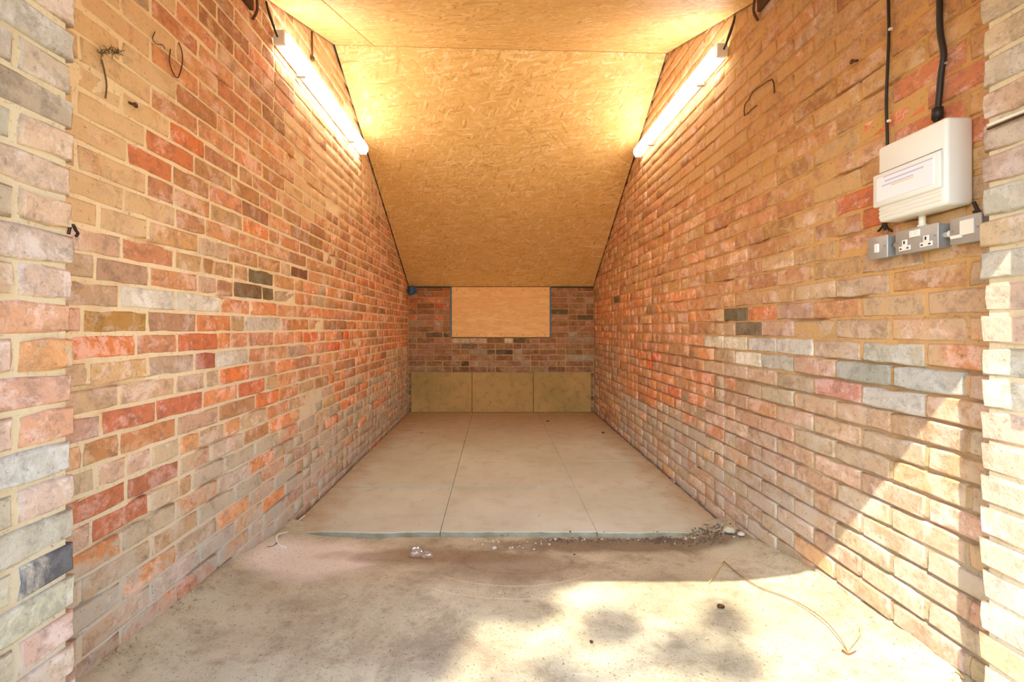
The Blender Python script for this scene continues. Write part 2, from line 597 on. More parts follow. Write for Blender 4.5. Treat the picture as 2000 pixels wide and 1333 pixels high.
LIB = {}
def brick_variant(kind, mat, k, L, H, D, rough):
    key = (kind, mat, k)
    if key not in LIB:
        me = make_brick_mesh('brick_' + kind, L, H, D, hash((kind, k)) & 0xffff if False else (sum(map(ord, kind)) * 31 + k), rough)
        me.materials.append(M[mat])
        LIB[key] = me
    return LIB[key]

def rot_for(side):
    # rotation taking local -Y (face) to the room
    return {'left': math.radians(90), 'right': math.radians(-90), 'back': 0.0, 'front': math.radians(180)}[side]

def place_wall(parent, side, plane, bricks, mat, mat_a, max_ind=300, rough=1.0, depth=.05):
    """bricks: list of dict(a=(along0,along1), h=(h0,h1), col, wash, push)"""
    def area(b):
        if side == 'back':
            return 1
        y = (b['a'][0] + b['a'][1]) / 2
        return (b['a'][1] - b['a'][0]) / max(y, .3) ** 3 if b['vis'] else 0
    order = sorted(range(len(bricks)), key=lambda i: -area(bricks[i]))
    ind = set(order[:max_ind])
    V, Fc, Cc = [], [], []
    rz = rot_for(side)
    ob_i = 0
    for i, b in enumerate(bricks):
        L = b['a'][1] - b['a'][0]; H = b['h'][1] - b['h'][0]
        kind = 'stretcher' if L > .15 else 'header'
        L0 = .215 if kind == 'stretcher' else .102
        D = b.get('depth', depth)
        k = b['k'] % 9
        me = brick_variant(kind + ('%d' % int(D * 1000)), mat, k, L0, .065, D, rough)
        ca = (b['a'][0] + b['a'][1]) / 2; ch = (b['h'][0] + b['h'][1]) / 2 + EYE
        if side == 'left':
            loc = (plane - .0 + b['push'], ca, ch)
        elif side == 'right':
            loc = (plane - b['push'], ca, ch)
        else:
            loc = (ca, plane - b['push'], ch)
        sc = (L / L0, 1, H / .065)
        if i in ind:
            o = bpy.data.objects.new('brick', me)
            o.location = loc
            o.rotation_euler = (b['tilt'] * .4, b['tilt'], rz)
            o.scale = sc
            o.color = (b['col'][0], b['col'][1], b['col'][2], b['wash'])
            COL.objects.link(o)
            o.parent = parent
            ob_i += 1
        else:
            mt = Matrix.Translation(loc) @ Matrix.Rotation(rz, 4, 'Z') @ Matrix.Rotation(b['tilt'], 4, 'Y') @ Matrix.Diagonal((sc[0], 1, sc[2], 1))
            base = len(V)
            for v in me.vertices:
                V.append(mt @ v.co)
            for p in me.polygons:
                Fc.append(tuple(base + q for q in p.vertices))
            Cc += [(b['col'][0], b['col'][1], b['col'][2], b['wash'])] * len(me.vertices)
    if V:
        o = mesh_obj('brickwork', V, Fc, M[mat_a], parent, True)
        o['kind'] = 'stuff'
        ca = o.data.color_attributes.new('tint', 'FLOAT_COLOR', 'POINT')
        ca.data.foreach_set('color', np.array(Cc, dtype=np.float32).ravel())

def split_joints(zs, start, end, rnd, phead):
    """joints given up to some depth, then generated"""
    zs = sorted(z for z in zs if start < z < end)
    out = [start]
    for z in zs:
        a = out[-1]
        gap = z - a
        if gap < .06:
            continue
        n = max(1, round(gap / .228)) if gap > .26 else 1
        for q in range(1, n + 1):
            out.append(a + gap * q / n)
    z = out[-1]
    if not zs:
        z = start
    last_h = False
    while z < end - .02:
        p = phead(z)
        if not last_h and rnd.random() < p:
            z2 = z + .1125 + rnd.uniform(-.004, .004); last_h = True
        elif last_h and rnd.random() < p * .45:
            z2 = z + .1125 + rnd.uniform(-.004, .004)
        else:
            z2 = z + .226 + rnd.uniform(-.005, .005); last_h = False
        if end - z2 < .08: z2 = end
        z2 = min(z2, end)
        out.append(z2); z = z2
    return out

C = dict(O=(238, 130, 64), O2=(224, 142, 92), P=(206, 172, 140), T=(218, 168, 120), G=(188, 180, 160), B=(180, 120, 76),
         D=(128, 104, 72), R=(198, 130, 86), W=(226, 218, 204), PK=(212, 180, 160), GP=(194, 168, 146), BR=(184, 128, 80), TO=(214, 144, 88))

def pick(rnd, table):
    s = sum(w for _, w in table); t = rnd.random() * s
    for k, w in table:
        t -= w
        if t <= 0:
            return C[k]
    return C[table[-1][0]]

TONE = (216, 158, 112)
def jitter(rnd, c, s=12, k=.32):
    c = tuple(v + (t - v) * k for v, t in zip(c, TONE))
    d = rnd.uniform(-s, s)
    return tuple(min(250, max(10, v + d + rnd.uniform(-s * .4, s * .4))) for v in c)

def lerp(a, b, t):
    t = min(1, max(0, t))
    return a + (b - a) * t

def left_color(rnd, px, py, y, h):
    wash = .22
    if h < -.72 or (h < -.42 and rnd.random() < (-.42 - h) / .3):
        tb = [('G', 6), ('GP', 3), ('P', 1), ('O2', 1.1), ('R', .4)]; wash = .5 if y < 3 else .4
    elif px > 640 and 540 < py < 760:
        tb = [('O', 5), ('O2', 2.5), ('R', 1.6), ('TO', 1.5), ('B', .8)]; wash = .1
    elif px > 560 and py < 420:
        tb = [('TO', 4), ('T', 3), ('O2', 2), ('R', .6)]; wash = .6
    elif px > 420 and py < 560:
        tb = [('TO', 3), ('O2', 4), ('R', 2), ('B', 2.0), ('T', 1)]; wash = .28
    elif px > 420:
        tb = [('O', 2.2), ('O2', 3), ('P', 2), ('R', 1.6), ('B', 1), ('T', .6)]; wash = .22
    elif px < 300 and py < 440:
        tb = [('T', 4), ('P', 2.5), ('TO', 2)]; wash = .62
    elif py < 470:
        tb = [('O2', 4), ('TO', 3), ('R', 1.6), ('O', 1), ('B', .6)]; wash = .22
    else:
        tb = [('P', 4.5), ('O2', 2.2), ('T', 1.5), ('R', 1.2), ('PK', 1.5)]; wash = .3
    if y > 4.6 and h < -.25:
        tb = [('T', 3), ('P', 2), ('TO', 2), ('G', 1)]; wash = .5
    return pick(rnd, tb), wash + rnd.uniform(-.12, .12)

def right_color(rnd, px, py, y, h):
    if h < -.66:
        tb = [('G', 5), ('GP', 4), ('P', 1), ('T', .7)]; wash = .5
    elif px < 1385 and 570 < py < 790:
        tb = [('O', 3.2), ('O2', 2.5), ('R', 2), ('TO', 2), ('B', 1)]; wash = .16
    elif px < 1560 and py > 380 and py <= 600:
        tb = [('TO', 3), ('T', 2.5), ('B', 2.2), ('R', 1), ('O2', 1)]; wash = .38
    elif px < 1500 and py <= 380:
        tb = [('TO', 4), ('T', 3), ('BR', 2), ('R', .6)]; wash = .6
    elif py <= 480:
        tb = [('TO', 3.5), ('T', 3), ('BR', 1.6), ('R', 1.4), ('P', 1)]; wash = .5
    elif py > 480 and h > -.08:
        tb = [('GP', 3.5), ('T', 2), ('P', 2), ('TO', 1)]; wash = .45
    else:
        tb = [('P', 3), ('PK', 2), ('GP', 3), ('G', 2), ('O2', .7), ('R', .25)]; wash = .36
    if y > 4.5 and h < -.2:
        tb = [('BR', 2), ('T', 2), ('P', 1), ('B', 1)]; wash = .4
    return pick(rnd, tb), wash + rnd.uniform(-.12, .12)

def build_side(side, base, pitch, explicit, overrides, color_fn, colour_seed):
    rnd = random.Random(colour_seed)
    wall = structure('wall_' + side, 'bare brick wall on the %s with worn bricks and smeared mortar' % side)
    X = WL if side == 'left' else WR
    s = -1 if side == 'left' else 1
    start = 0.94 if side == 'left' else 1.02
    bricks = []
    kk = 0
    kmin = int(math.floor((-1.14 - base) / pitch))
    for k in range(kmin, 30):
        h0 = base + k * pitch; h1 = h0 + pitch
        if side == 'right':
            ph = 1.400 if k % 2 == 0 else 1.2865
            given = [ph + .2275 * q for q in range(-2, 5)]
            phead = (lambda z: .0 if z < 2.3 else .5) if k % 2 == 0 else (lambda z: 0 if z < 2.3 else .35)
        else:
            given = [960.5 / (968 - x) for x in explicit.get(k, [])]
            if k not in explicit:
                given = [(1.316 if k % 2 else 1.43) + .2275 * q for q in range(0, 4)]
            if k % 2 == 0: phead = lambda z: .5 if z > 1.9 else .3
            elif k % 4 == 1: phead = lambda z: .4 if z > 2.3 else .12
            else: phead = lambda z: .55 if z > 2.3 else .2
        js = split_joints(given, start, YB - .0, rnd, phead)
        for a, b in zip(js, js[1:]):
            ym = (a + b) / 2
            top = min(roof_h(X, a), roof_h(X, b))
            if h0 > max(roof_h(X, a), roof_h(X, b)) - .005:
                continue
            hh1 = h1
            px = CX + s * F * abs(X) / ym; py = CY - F * (h0 + h1) / 2 / ym
            col, wash = color_fn(rnd, px, py, ym, h0)
            col = jitter(rnd, col, 11, .30) if side == 'left' else tuple(v * (.94 if ym < 2.3 else 1.0) for v in jitter(rnd, col, 10, .42))  # near right bricks darkened: the shade there is put into their colour
            wash += .12 if side == 'left' else .08
            push = rnd.uniform(-.002, .003)
            if rnd.random() < .05: push -= .004
            for (ox, oy, oc, ow) in overrides:
                xa = CX + s * F * abs(X) / a; xb = CX + s * F * abs(X) / b
                ya = CY - F * h1 / ym; yb = CY - F * h0 / ym
                if min(xa, xb) <= ox <= max(xa, xb) and ya <= oy <= yb:
                    col, wash = oc, ow
            j = .005 if side == 'left' else .0042
            vis = 0 < px < 2000 and -40 < py < 1380 and (h0 + h1) / 2 > -1.13
            bj = rnd.uniform(-.0012, .0012)
            kk += 1
            bricks.append(dict(a=(a + j, b - j), h=(h0 + j + bj, hh1 - j + bj), col=lin(col), wash=max(0, min(1, wash)), push=push, tilt=rnd.uniform(-.006, .006), k=rnd.randrange(9), vis=vis))
    inward = 1 if side == 'left' else -1
    place_wall(wall, side, X, bricks, 'brick_l' if side == 'left' else 'brick_r', 'brick_l_a' if side == 'left' else 'brick_r_a', 300)
    # mortar sheet: rows at each bed joint, raked out deeply where the mortar has gone
    ys = [start - .02]
    while ys[-1] < YB + .02: ys.append(ys[-1] + .06)
    rows = []
    for k in range(kmin - 1, 31):
        hb = base + k * pitch
        rows += [(hb - .011, 0, k), (hb - .0045, 1, k), (hb + .0045, 1, k), (hb + .011, 0, k)]
    V, Fc = [], []
    for (h, isbed, k) in rows:
        for y in ys:
            top = roof_h(X, min(y, YB)) + .03
            hh = min(h, top)
            nz = noise.noise(Vector((y * 3.1, k * 1.7, 4.0 if side == 'left' else 9.0)))
            n2 = noise.noise(Vector((y * 11, k * 5.3, 2.0)))
            d = .0045 + n2 * .0025
            if side == 'right':
                d = .0055 + n2 * .003
                if isbed:
                    zone = (-.75 < h < -.06) and y < 3.9
                    low = h < -.2 and y < 2.3
                    if (zone and nz > -.12 - (.35 if h < -.25 else 0)) or (low and nz > -.45):
                        d = .017 + n2 * .005
                    elif nz > .38: d = .02
            elif isbed:
                if (h < -.45 and nz > .22) or nz > .55: d = .02
            V.append((X + inward * (-d), y, hh + EYE))
    W_ = len(ys)
    for r_ in range(len(rows) - 1):
        for c_ in range(W_ - 1):
            a = r_ * W_ + c_
            q = (a, a + 1, a + 1 + W_, a + W_)
            if V[a + W_][2] - V[a][2] < 1e-6 and V[a + 1 + W_][2] - V[a + 1][2] < 1e-6:
                continue
            Fc.append(q if side == 'left' else q[::-1])
    mesh_obj('mortar', V, Fc, M['mortar_l'] if side == 'left' else M['mortar_r'], wall)
    # solid core behind
    pts = [(Y0, -1.25), (YB + .15, -1.25), (YB + .15, .46)]
    ry, rh = ridge(X)
    pts += [(ry, rh + .04), (Y0, roof_h(X, Y0) + .03)]
    x0 = X - inward * .055; x1 = X - inward * .22
    n = len(pts)
    V = [(x0, y, h + EYE) for y, h in pts] + [(x1, y, h + EYE) for y, h in pts]
    Fc = [tuple(range(n)), tuple(range(2 * n - 1, n - 1, -1))] + [(i, i + n, (i + 1) % n + n, (i + 1) % n) for i in range(n)]
    o = mesh_obj('wall_core', V, Fc, M['dark_gap'], wall)
    bm = bmesh.new(); bm.from_mesh(o.data); bmesh.ops.recalc_face_normals(bm, faces=bm.faces); bm.to_mesh(o.data); bm.free()
    return wall

EXL = {9: [333, 400], 8: [286, 381], 7: [250, 339, 410], 6: [288, 341, 360, 412], 5: [244, 345, 402], 4: [195, 291, 388.5, 447], 3: [240, 342, 397, 458],
       2: [187, 292.5, 316, 388.5, 424], 1: [235.5, 343.5, 431.5, 490, 542], 0: [163, 291, 385, 452, 478, 550], -1: [141, 267, 348, 427, 452, 486],
       -2: [175, 291, 382, 423, 486, 520], -3: [235.5, 345, 403, 430, 489], -4: [200, 306, 397, 466, 519], -5: [162, 234, 346.5, 428, 500],
       -6: [190, 217, 249, 297, 352, 390, 440], -7: [249, 352, 412], -8: [180, 294, 352, 375, 440]}
OVL = [(290, 585, (232, 220, 200), .15), (385, 592, (230, 216, 194), .15), (222, 628, (196, 140, 66), .1), (232, 682, (236, 128, 62), .25),
       (460, 738, (240, 120, 46), 0), (545, 765, (238, 124, 54), .05), (595, 663, (238, 112, 48), 0), (660, 675, (240, 104, 46), 0), (672, 660, (238, 100, 44), 0),
       (480, 770, (226, 116, 70), .1), (505, 540, (136, 110, 70), 0), (490, 572, (140, 104, 66), 0), (522, 575, (138, 108, 70), 0), (602, 540, (150, 92, 56), 0),
       (480, 448, (242, 138, 66), .05), (300, 800, (214, 118, 80), .15), (375, 790, (222, 96, 54), .1), (308, 930, (192, 112, 76), .2), (345, 808, (216, 112, 76), .1),
       (430, 690, (216, 200, 176), .4), (230, 1010, (200, 112, 74), .3), (520, 900, (228, 146, 92), .2), (540, 975, (230, 150, 96), .1), (400, 690, (190, 96, 66), .1),
       (360, 280, (226, 118, 60), .1), (330, 305, (220, 122, 72), .15), (400, 680, (220, 110, 60), .1), (520, 625, (214, 196, 174), .3), (300, 625, (196, 142, 108), .2)]
wall_left = build_side('left', -.017, .0743, EXL, OVL, left_color, 5)
OVR = [(1435, 618, (122, 106, 78), 0), (1460, 648, (134, 112, 86), .1), (1440, 672, (222, 208, 180), .2), (1410, 672, (222, 206, 176), .2), (1460, 703, (224, 212, 186), .2),
       (1495, 680, (202, 196, 184), .3), (1550, 680, (204, 198, 184), .3), (1510, 705, (190, 184, 168), .3), (1200, 588, (130, 112, 78), 0), (1740, 705, (168, 164, 150), .3), (1690, 728, (164, 162, 148), .2), (1780, 730, (188, 186, 176), .4),
       (1700, 775, (192, 184, 172), .4), (1640, 765, (198, 136, 118), .1), (1700, 685, (188, 182, 164), .4), (1620, 820, (206, 132, 96), .15), (1290, 700, (226, 96, 40), 0), (1270, 712, (226, 92, 36), 0), (1320, 770, (224, 118, 70), .1),
       (1835, 240, (206, 116, 74), .1), (1770, 215, (222, 122, 72), .1), (1690, 395, (206, 108, 64), .2), (1875, 130, (206, 122, 84), .1), (1480, 618, (214, 120, 62), .1), (1640, 250, (192, 136, 92), .2)]
wall_right = build_side('right', -.042, .0755, {}, OVR, right_color, 9)

# ------------------------------------------------------------------ back wall with the boarded window
wall_back = structure('wall_back', 'dark dirty brick wall at the far end, around a boarded window')
rnd = random.Random(21)
WX0, WX1, WH0 = -.582, .714, -.126
bricks = []
for k in range(-16, 9):
    h0 = -.126 + (k) * .0745; h1 = h0 + .0745
    if h0 > .56: continue
    spans = [(WL, WR)] if h1 <= WH0 + .001 else [(WL, WX0), (WX1, WR)]
    for (s0, s1) in spans:
        x = s0
        first = True
        while x < s1 - .01:
            L = .226 if rnd.random() < .62 else .113
            if first and k % 2 and s0 == WL: L = .113
            first = False
            x2 = x + L
            if s1 - x2 < .07: x2 = s1
            x2 = min(x2, s1)
            xm = (x + x2) / 2
            px = CX + F * xm / YB; py = CY - F * (h0 + h1) / 2 / YB
            if px < 885 and py < 625:
                c = pick(rnd, [('R', 3), ('O', 1.4)]); c = tuple(v * .82 for v in c); w = .05
            elif py > 700:
                c = pick(rnd, [('B', 3), ('D', .4), ('BR', 2), ('T', .8)]); c = tuple(v * .78 for v in c); w = .4
            else:
                c = pick(rnd, [('B', 3), ('R', 1.4), ('BR', 2.4), ('P', .8), ('D', .35)]); c = tuple(v * .84 for v in c); w = .35
            if h1 <= WH0 + .001 and h1 > WH0 - .02 and -.5 < xm < .5 and rnd.random() < .7:
                c = rnd.choice([(226, 208, 180), (206, 178, 140), (222, 196, 160)]); w = 0
            bricks.append(dict(a=(x + .005, x2 - .005), h=(h0 + .005, h1 - .005), col=lin(jitter(rnd, c, 14, .0)), wash=w * 1.3 + rnd.uniform(-.1, .1), push=rnd.uniform(-.002, .004), tilt=rnd.uniform(-.012, .012), k=rnd.randrange(9), vis=True))
            x = x2
place_wall(wall_back, 'back', YB, bricks, 'brick_b', 'brick_b', 400)
bm = bmesh.new()
for (x0, x1, h0, h1) in ((WL - .02, WR + .02, -1.2, WH0 - .003), (WL - .02, WX0 - .004, WH0 - .003, .60), (WX1 + .004, WR + .02, WH0 - .003, .60)):
    box_bm(bm, x0, x1, YB + .006, YB + .13, h0 + EYE, h1 + EYE)
bm_obj('mortar', bm, M['mortar_b'], wall_back)
# thin dark strips along the top of the back wall, beside the window
box('wall_plate', WL + .01, WX0 + .0, YB - .012, YB + .02, EYE + .520, EYE + .536, M['slot_dark'], wall_back)
box('wall_plate', WX1, WR - .01, YB - .012, YB + .02, EYE + .518, EYE + .534, M['slot_dark'], wall_back)

# window opening: dark reveal, blue-grey edge strips, backing behind the board
win = structure('window_1', 'window opening in the back wall, closed with plywood')
box('window_back', WX0 - .02, WX1 + .02, YB + .09, YB + .12, WH0 + EYE - .02, .60 + EYE, M['dark_gap'], win)
box('frame', WX0 - .004, WX0 + .016, YB - .006, YB + .08, WH0 + EYE + .002, .53 + EYE, M['blue_edge'], win)
box('frame', WX1 - .016, WX1 + .004, YB - .006, YB + .08, WH0 + EYE + .002, .53 + EYE, M['blue_edge'], win)

ply = box('plywood_board', WX0 + .018, WX1 - .018, YB - .012, YB + .006, WH0 + EYE + .006, .528 + EYE, M['ply'], None, .0015, 1)
tag(ply, 'pale orange plywood sheet closing the window in the back wall', 'board')
for i in range(5):
    for zz in (WH0 + .04, .49):
        bm = bmesh.new()
        cyl_bm(bm, (WX0 + .08 + i * .285, YB - .013, zz + EYE), (0, 1, 0), .006, .003, 8)
        bm_obj('screw', bm, M['copper_dark'], ply)

# low boards at the foot of the back wall
base = structure('baseboard_back', 'row of stained cement boards along the foot of the back wall')
for (x0, x1) in ((-1.085, -.306), (-.300, .482), (.488, 1.225)):
    box('panel', x0, x1, YB - .035, YB - .004, .002, EYE - .577 + rnd.uniform(-.003, .003), M['board'], base, .003, 1)

# ------------------------------------------------------------------ floor
floor = structure('floor', 'rough stained concrete floor, lower than the panels behind it')
xs = [WL - .21 + (WR - WL + .42) * i / 60 for i in range(61)]
ys = [-.2 + (2.42 + .2) * j / 70 for j in range(71)]
V, Fc = [], []
for y in ys:
    for x in xs:
        h = floor_h(min(max(x, WL), WR), y) + .004 * noise.noise(Vector((x * 5, y * 5, 0))) + .002 * noise.noise(Vector((x * 17, y * 17, 3)))
        if y > .4:
            dl = min(abs(x - WL), abs(x - WR))
            if dl < .14:
                h += .010 * abs(noise.noise(Vector((x * 26, y * 26, 7)))) * (1 - dl / .14) * 2
        V.append((x, y, h + EYE))
for j in range(70):
    for i in range(60):
        a = j * 61 + i
        Fc.append((a, a + 1, a + 62, a + 61))
mesh_obj('ground_slab', V, Fc, M['floor'], floor, True)
cols = [(WL + .022, -.2965), (-.2935, .5385), (.5405, WR - .022)]
ysplit = {0: [SLAB_Y, 2.964, 4.19, YB - .036], 1: [SLAB_Y + .006, 2.967, 3.56, 4.75, YB - .036], 2: [SLAB_Y - .004, 3.56, 4.75, YB - .036]}
# worn, wandering front edge
for ci, (x0, x1) in enumerate(cols):
    sp = ysplit[ci]
    for pi, (a, b) in enumerate(zip(sp, sp[1:])):
        nn = 22
        bm = bmesh.new()
        front, back = [], []
        dz = rnd.uniform(-.0012, .0012)
        for i in range(nn + 1):
            x = x0 + (x1 - x0) * i / nn
            wy = (noise.noise(Vector((x * 4, 3, ci))) * .014 + noise.noise(Vector((x * 19, 5, ci))) * .006) if pi == 0 else 0
            rr = .006 if pi == 0 else .001
            if pi == 0 and ci == 2:
                wy += max(0, (x - 1.02)) * .55 + (max(0, noise.noise(Vector((x * 9, 1, 1)))) * .05 if x > 1.0 else 0)
            ya = a + (.009 if b > 2.9 and a < 3 and pi else .0012) + wy
            prof = [(ya, -.15), (ya, -.035), (ya + rr * .2, -rr), (ya + rr, 0), (b - .0012, 0), (b - .0012, -.06)]
            row = [bm.verts.new((x, yy, dz + zz)) for yy, zz in prof]
            front.append(row)
        for A, B in zip(front, front[1:]):
            for q in range(len(A) - 1):
                bm.faces.new((A[q], B[q], B[q + 1], A[q + 1]))
        bm.faces.new(front[0]); bm.faces.new(front[-1][::-1])
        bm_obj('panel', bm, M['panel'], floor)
mesh_obj('ground_slab', [(WL - .1, SLAB_Y + .1, -.03), (WR + .1, SLAB_Y + .1, -.03), (WR + .1, YB + .1, -.03), (WL - .1, YB + .1, -.03)], [(0, 1, 2, 3)], M['dark_gap'], floor)

# ------------------------------------------------------------------ ceiling boards
ceiling = structure('ceiling', 'strand board lining under a pitched roof')
def osb_panel(corners, thick=.016):
    """corners: four (x,y,h) in order; thickness upwards; UV in metres"""
    a, b, c, d = [Vector((p[0], p[1], p[2] + EYE)) for p in corners]
    nrm = (b - a).cross(d - a).normalized()
    if nrm.z < 0: nrm = -nrm
    V = [a, b, c, d] + [v + nrm * thick for v in (a, b, c, d)]
    Fc = [(3, 2, 1, 0), (4, 5, 6, 7), (0, 1, 5, 4), (1, 2, 6, 5), (2, 3, 7, 6), (3, 0, 4, 7)]
    o = mesh_obj('panel', V, Fc, M['osb'], ceiling)
    uvl = o.data.uv_layers.new(name='UVMap')
    e1 = (b - a).normalized(); e2 = nrm.cross(e1)
    for lp in o.data.loops:
        v = o.data.vertices[lp.vertex_index].co - a
        uvl.data[lp.index].uv = (v.dot(e1), v.dot(e2) + a.y * 2)
    return o
g = .014
def rp(x, y): return (x, y, roof_h(x, y))
rl, rr_ = ridge(WL), ridge(WR)
osb_panel([(WL + g, rl[0] + .002, rl[1]), (WR - g, rr_[0] + .002, rr_[1]), (WR - g, YB - .001, .535), (WL + g, YB - .001, .535)])
xm_ = -.85
rm = ridge(xm_)
YP = Y0 + .022
osb_panel([(WL + g, YP, roof_h(WL, YP)), (xm_ - .004, YP, roof_h(xm_, YP)), (xm_ - .004, rm[0] - .003, rm[1] - .001), (WL + g, rl[0] - .003, rl[1] - .001)])
osb_panel([(xm_ + .002, YP, roof_h(xm_, YP)), (WR - g, YP, roof_h(WR, YP)), (WR - g, rr_[0] - .005, rr_[1] - .002), (xm_ + .002, rm[0] - .003, rm[1] - .001)])
# roof covering above
roof = structure('trim_1', 'roof covering above the strand boards')
def slab(name, pts, t, mat, parent):
    V = [Vector((p[0], p[1], p[2] + EYE)) for p in pts]
    V += [v + Vector((0, 0, t)) for v in V]
    return mesh_obj(name, V, [(3, 2, 1, 0), (4, 5, 6, 7), (0, 1, 5, 4), (1, 2, 6, 5), (2, 3, 7, 6), (3, 0, 4, 7)], mat, parent)
slab('roof_slope', [(WL - .3, rl[0], rl[1] + .04), (WR + .3, rr_[0], rr_[1] + .04), (WR + .3, YB + .3, .41), (WL - .3, YB + .3, .41)], .05, M['roof'], roof)
slab('roof_slope', [(WL - .3, Y0, roof_h(WL, Y0) + .04), (WR + .3, Y0, roof_h(WR, Y0) + .04), (WR + .3, rr_[0], rr_[1] + .04), (WL - .3, rl[0], rl[1] + .04)], .05, M['roof'], roof)
# header beam over the opening: its inner lower edge draws the slanting sun line on the right wall
header = structure('trim_2', 'timber beam across the top of the entrance')
box('beam', WL - .2, WR + .2, Y0 - .002, Y0 + .020, EYE + .933, EYE + 1.0, M['timber'], header, .002, 1)

# ------------------------------------------------------------------ the two piers at the entrance
def pier(side):
    X = PL if side == 'left' else PR
    wallx = WL if side == 'left' else WR
    ye = PLE if side == 'left' else PRE
    base_, pitch_ = (-.017, .0743) if side == 'left' else (-.042, .0755)
    label = ('broad brick pier projecting at the left side of the entrance, pink and grey bricks' if side == 'left'
             else 'shallow brick pier at the right side of the entrance, striped by sunlight')
    root = structure('wall_%s_pier' % side, label)
    rnd = random.Random(33 if side == 'left' else 44)
    bricks = []
    d = abs(wallx - X) + .03
    for k in range(-14, 14):
        h0 = base_ + k * pitch_; h1 = h0 + pitch_
        if h0 > roof_h(X, .6) + .02: break
        y = ye
        L = .1125 if (k % 2 == (1 if side == 'left' else 0)) else .226
        while y > Y0 + .03:
            y1 = max(y - L, Y0 + .0)
            ov = rnd.uniform(-.004, .006) if y == ye else 0
            py = CY - F * (h0 + .03) / .9
            if side == 'left':
                tb = [('PK', 5), ('P', 2.4), ('GP', 2), ('G', .5)] if h0 > -.35 else [('G', 5), ('PK', 2), ('GP', 2), ('O2', .5)]
                if k in (0,): tb = [('P', 1)]
                wash = .35
            else:
                tb = [('G', 4), ('GP', 3), ('PK', 2), ('P', 1)] if h0 < .3 else [('GP', 4), ('G', .6), ('P', 2), ('R', .8)]
                wash = .4
            c = jitter(rnd, pick(rnd, tb), 10, .05)
            if side == 'left' and y == ye:
                if k == 0: c = (220, 160, 124)
                if k == -1: c = (224, 154, 98)
                if k == -2: c = (214, 160, 134)
                if k == -3: c = (216, 156, 124)
                if k == -4: c = (196, 190, 178)
                if k == -7: c = (112, 110, 112)
            bricks.append(dict(a=(y1 + .005, y - .005 * (y != ye) + ov), h=(h0 + .0042, h1 - .0042), col=lin(c), wash=wash + rnd.uniform(-.15, .15), push=rnd.uniform(-.003, .004), tilt=rnd.uniform(-.012, .012), k=rnd.randrange(9), vis=True, depth=round(d - .002, 3)))
            y = y1
            L = .226 if rnd.random() < .7 else .1125
    place_wall(root, side, X, bricks, 'brick_p', 'brick_p', 300, 1.25)
    s = 1 if side == 'left' else -1
    xa, xb = X - s * .007, wallx - s * .05
    box('mortar', min(xa, xb), max(xa, xb), Y0 + .01, ye - .012, EYE - 1.2, EYE + roof_h(X, .7) - .01, M['mortar_p'], root)
    return root
pier('left'); pier('right')
# entrance frame: timber post in front of the left pier, steel door guide on the right pier
post = structure('trim_3', 'grey painted door post against the left pier')
box('post', PL - .01, PL + .018, .62, .785, EYE - 1.02, EYE + .90, M['grey_side'], post, .002, 1)
guide = structure('trim_4', 'steel door guide standing off the right pier')
bm = bmesh.new()
box_bm(bm, PR - .10, PR - .002, .775, .842, EYE - .012, EYE + .90, .003, 1)
bm_obj('guide_rail', bm, M['grey_metal'], guide)

# ------------------------------------------------------------------ strip lights
def strip_light(side):
    L = 1.42
    if side == 'left':
        X, s, y0, hz = WL, 1, 2.19, 1.47
        root = thing('strip_light', 'lit white strip light high on the left brick wall', 'light', (X, y0 + L / 2, EYE + hz), 'strip lights under the roof')
    else:
        X, s, y0, hz = WR, -1, 2.36, 1.515
        root = thing('strip_light', 'lit white strip light high on the right brick wall', 'light', (X, y0 + L / 2, EYE + hz), 'strip lights under the roof')
    y1 = y0 + L
    z = EYE + hz
    def bx(name, xa, xb, ya, yb, za, zb, mat, bev=.002):
        a, b = X + s * xa, X + s * xb
        return box(name, min(a, b), max(a, b), ya, yb, z + za, z + zb, mat, root, bev, 2)
    bx('base', .006, .042, y0 + .03, y1 - .03, -.034, .034, M['white_metal'])
    # diffuser: rounded trough
    bm = bmesh.new()
    prof = []
    for i in range(13):
        a = math.radians(-90 + 180 * i / 12)
        prof.append((.040 + .048 * math.cos(a) ** .8 if math.cos(a) > 1e-6 else .040, .042 * math.sin(a)))
    rings = []
    for t, sc in ((y0 + .022, .5), (y0 + .034, .9), (y0 + .05, 1), (y1 - .05, 1), (y1 - .034, .9), (y1 - .022, .5)):
        rings.append([bm.verts.new((X + s * (.040 + (px - .040) * sc), t, z + pz * (.55 + .45 * sc))) for px, pz in prof])
    for A, B in zip(rings, rings[1:]):
        for q in range(len(A) - 1):
            bm.faces.new((A[q], A[q + 1], B[q + 1], B[q]))
    bm.faces.new(rings[0][::-1]); bm.faces.new(rings[-1])
    bmesh.ops.recalc_face_normals(bm, faces=bm.faces)
    bm_obj('diffuser', bm, M['lit'], root, True)
    for (a, b) in ((y0 + .004, y0 + .024), (y1 - .024, y1 - .004)):
        bx('end_cap', .006, .066, a, b, -.038, .038, M['white_plastic'], .006)
    for yy in (y0 + .28, y1 - .28):
        bx('clip', .004, .05, yy - .012, yy + .012, -.046, -.036, M['grey_side'], .001)
    # supply cable leaving the near end and climbing to the roof board
    zt = EYE + roof_h(X, y0 - .08) - z - .01
    pts = [(X + s * .03, y0 + .004, z), (X + s * .03, y0 - .03, z + .02), (X + s * .02, y0 - .06, z + .07), (X + s * .012, y0 - .07, z + zt)]
    tube('supply_cable', pts, .005, M['black_cable'], root)
    tube('supply_cable', [(X + s * .02, y0 + .01, z + .03), (X + s * .015, y0 - .02, z + .07), (X + s * .012, y0 - .07, z + zt)], .003, M['black_cable'], root)
    return adopt(root)
strip_light('left'); strip_light('right')

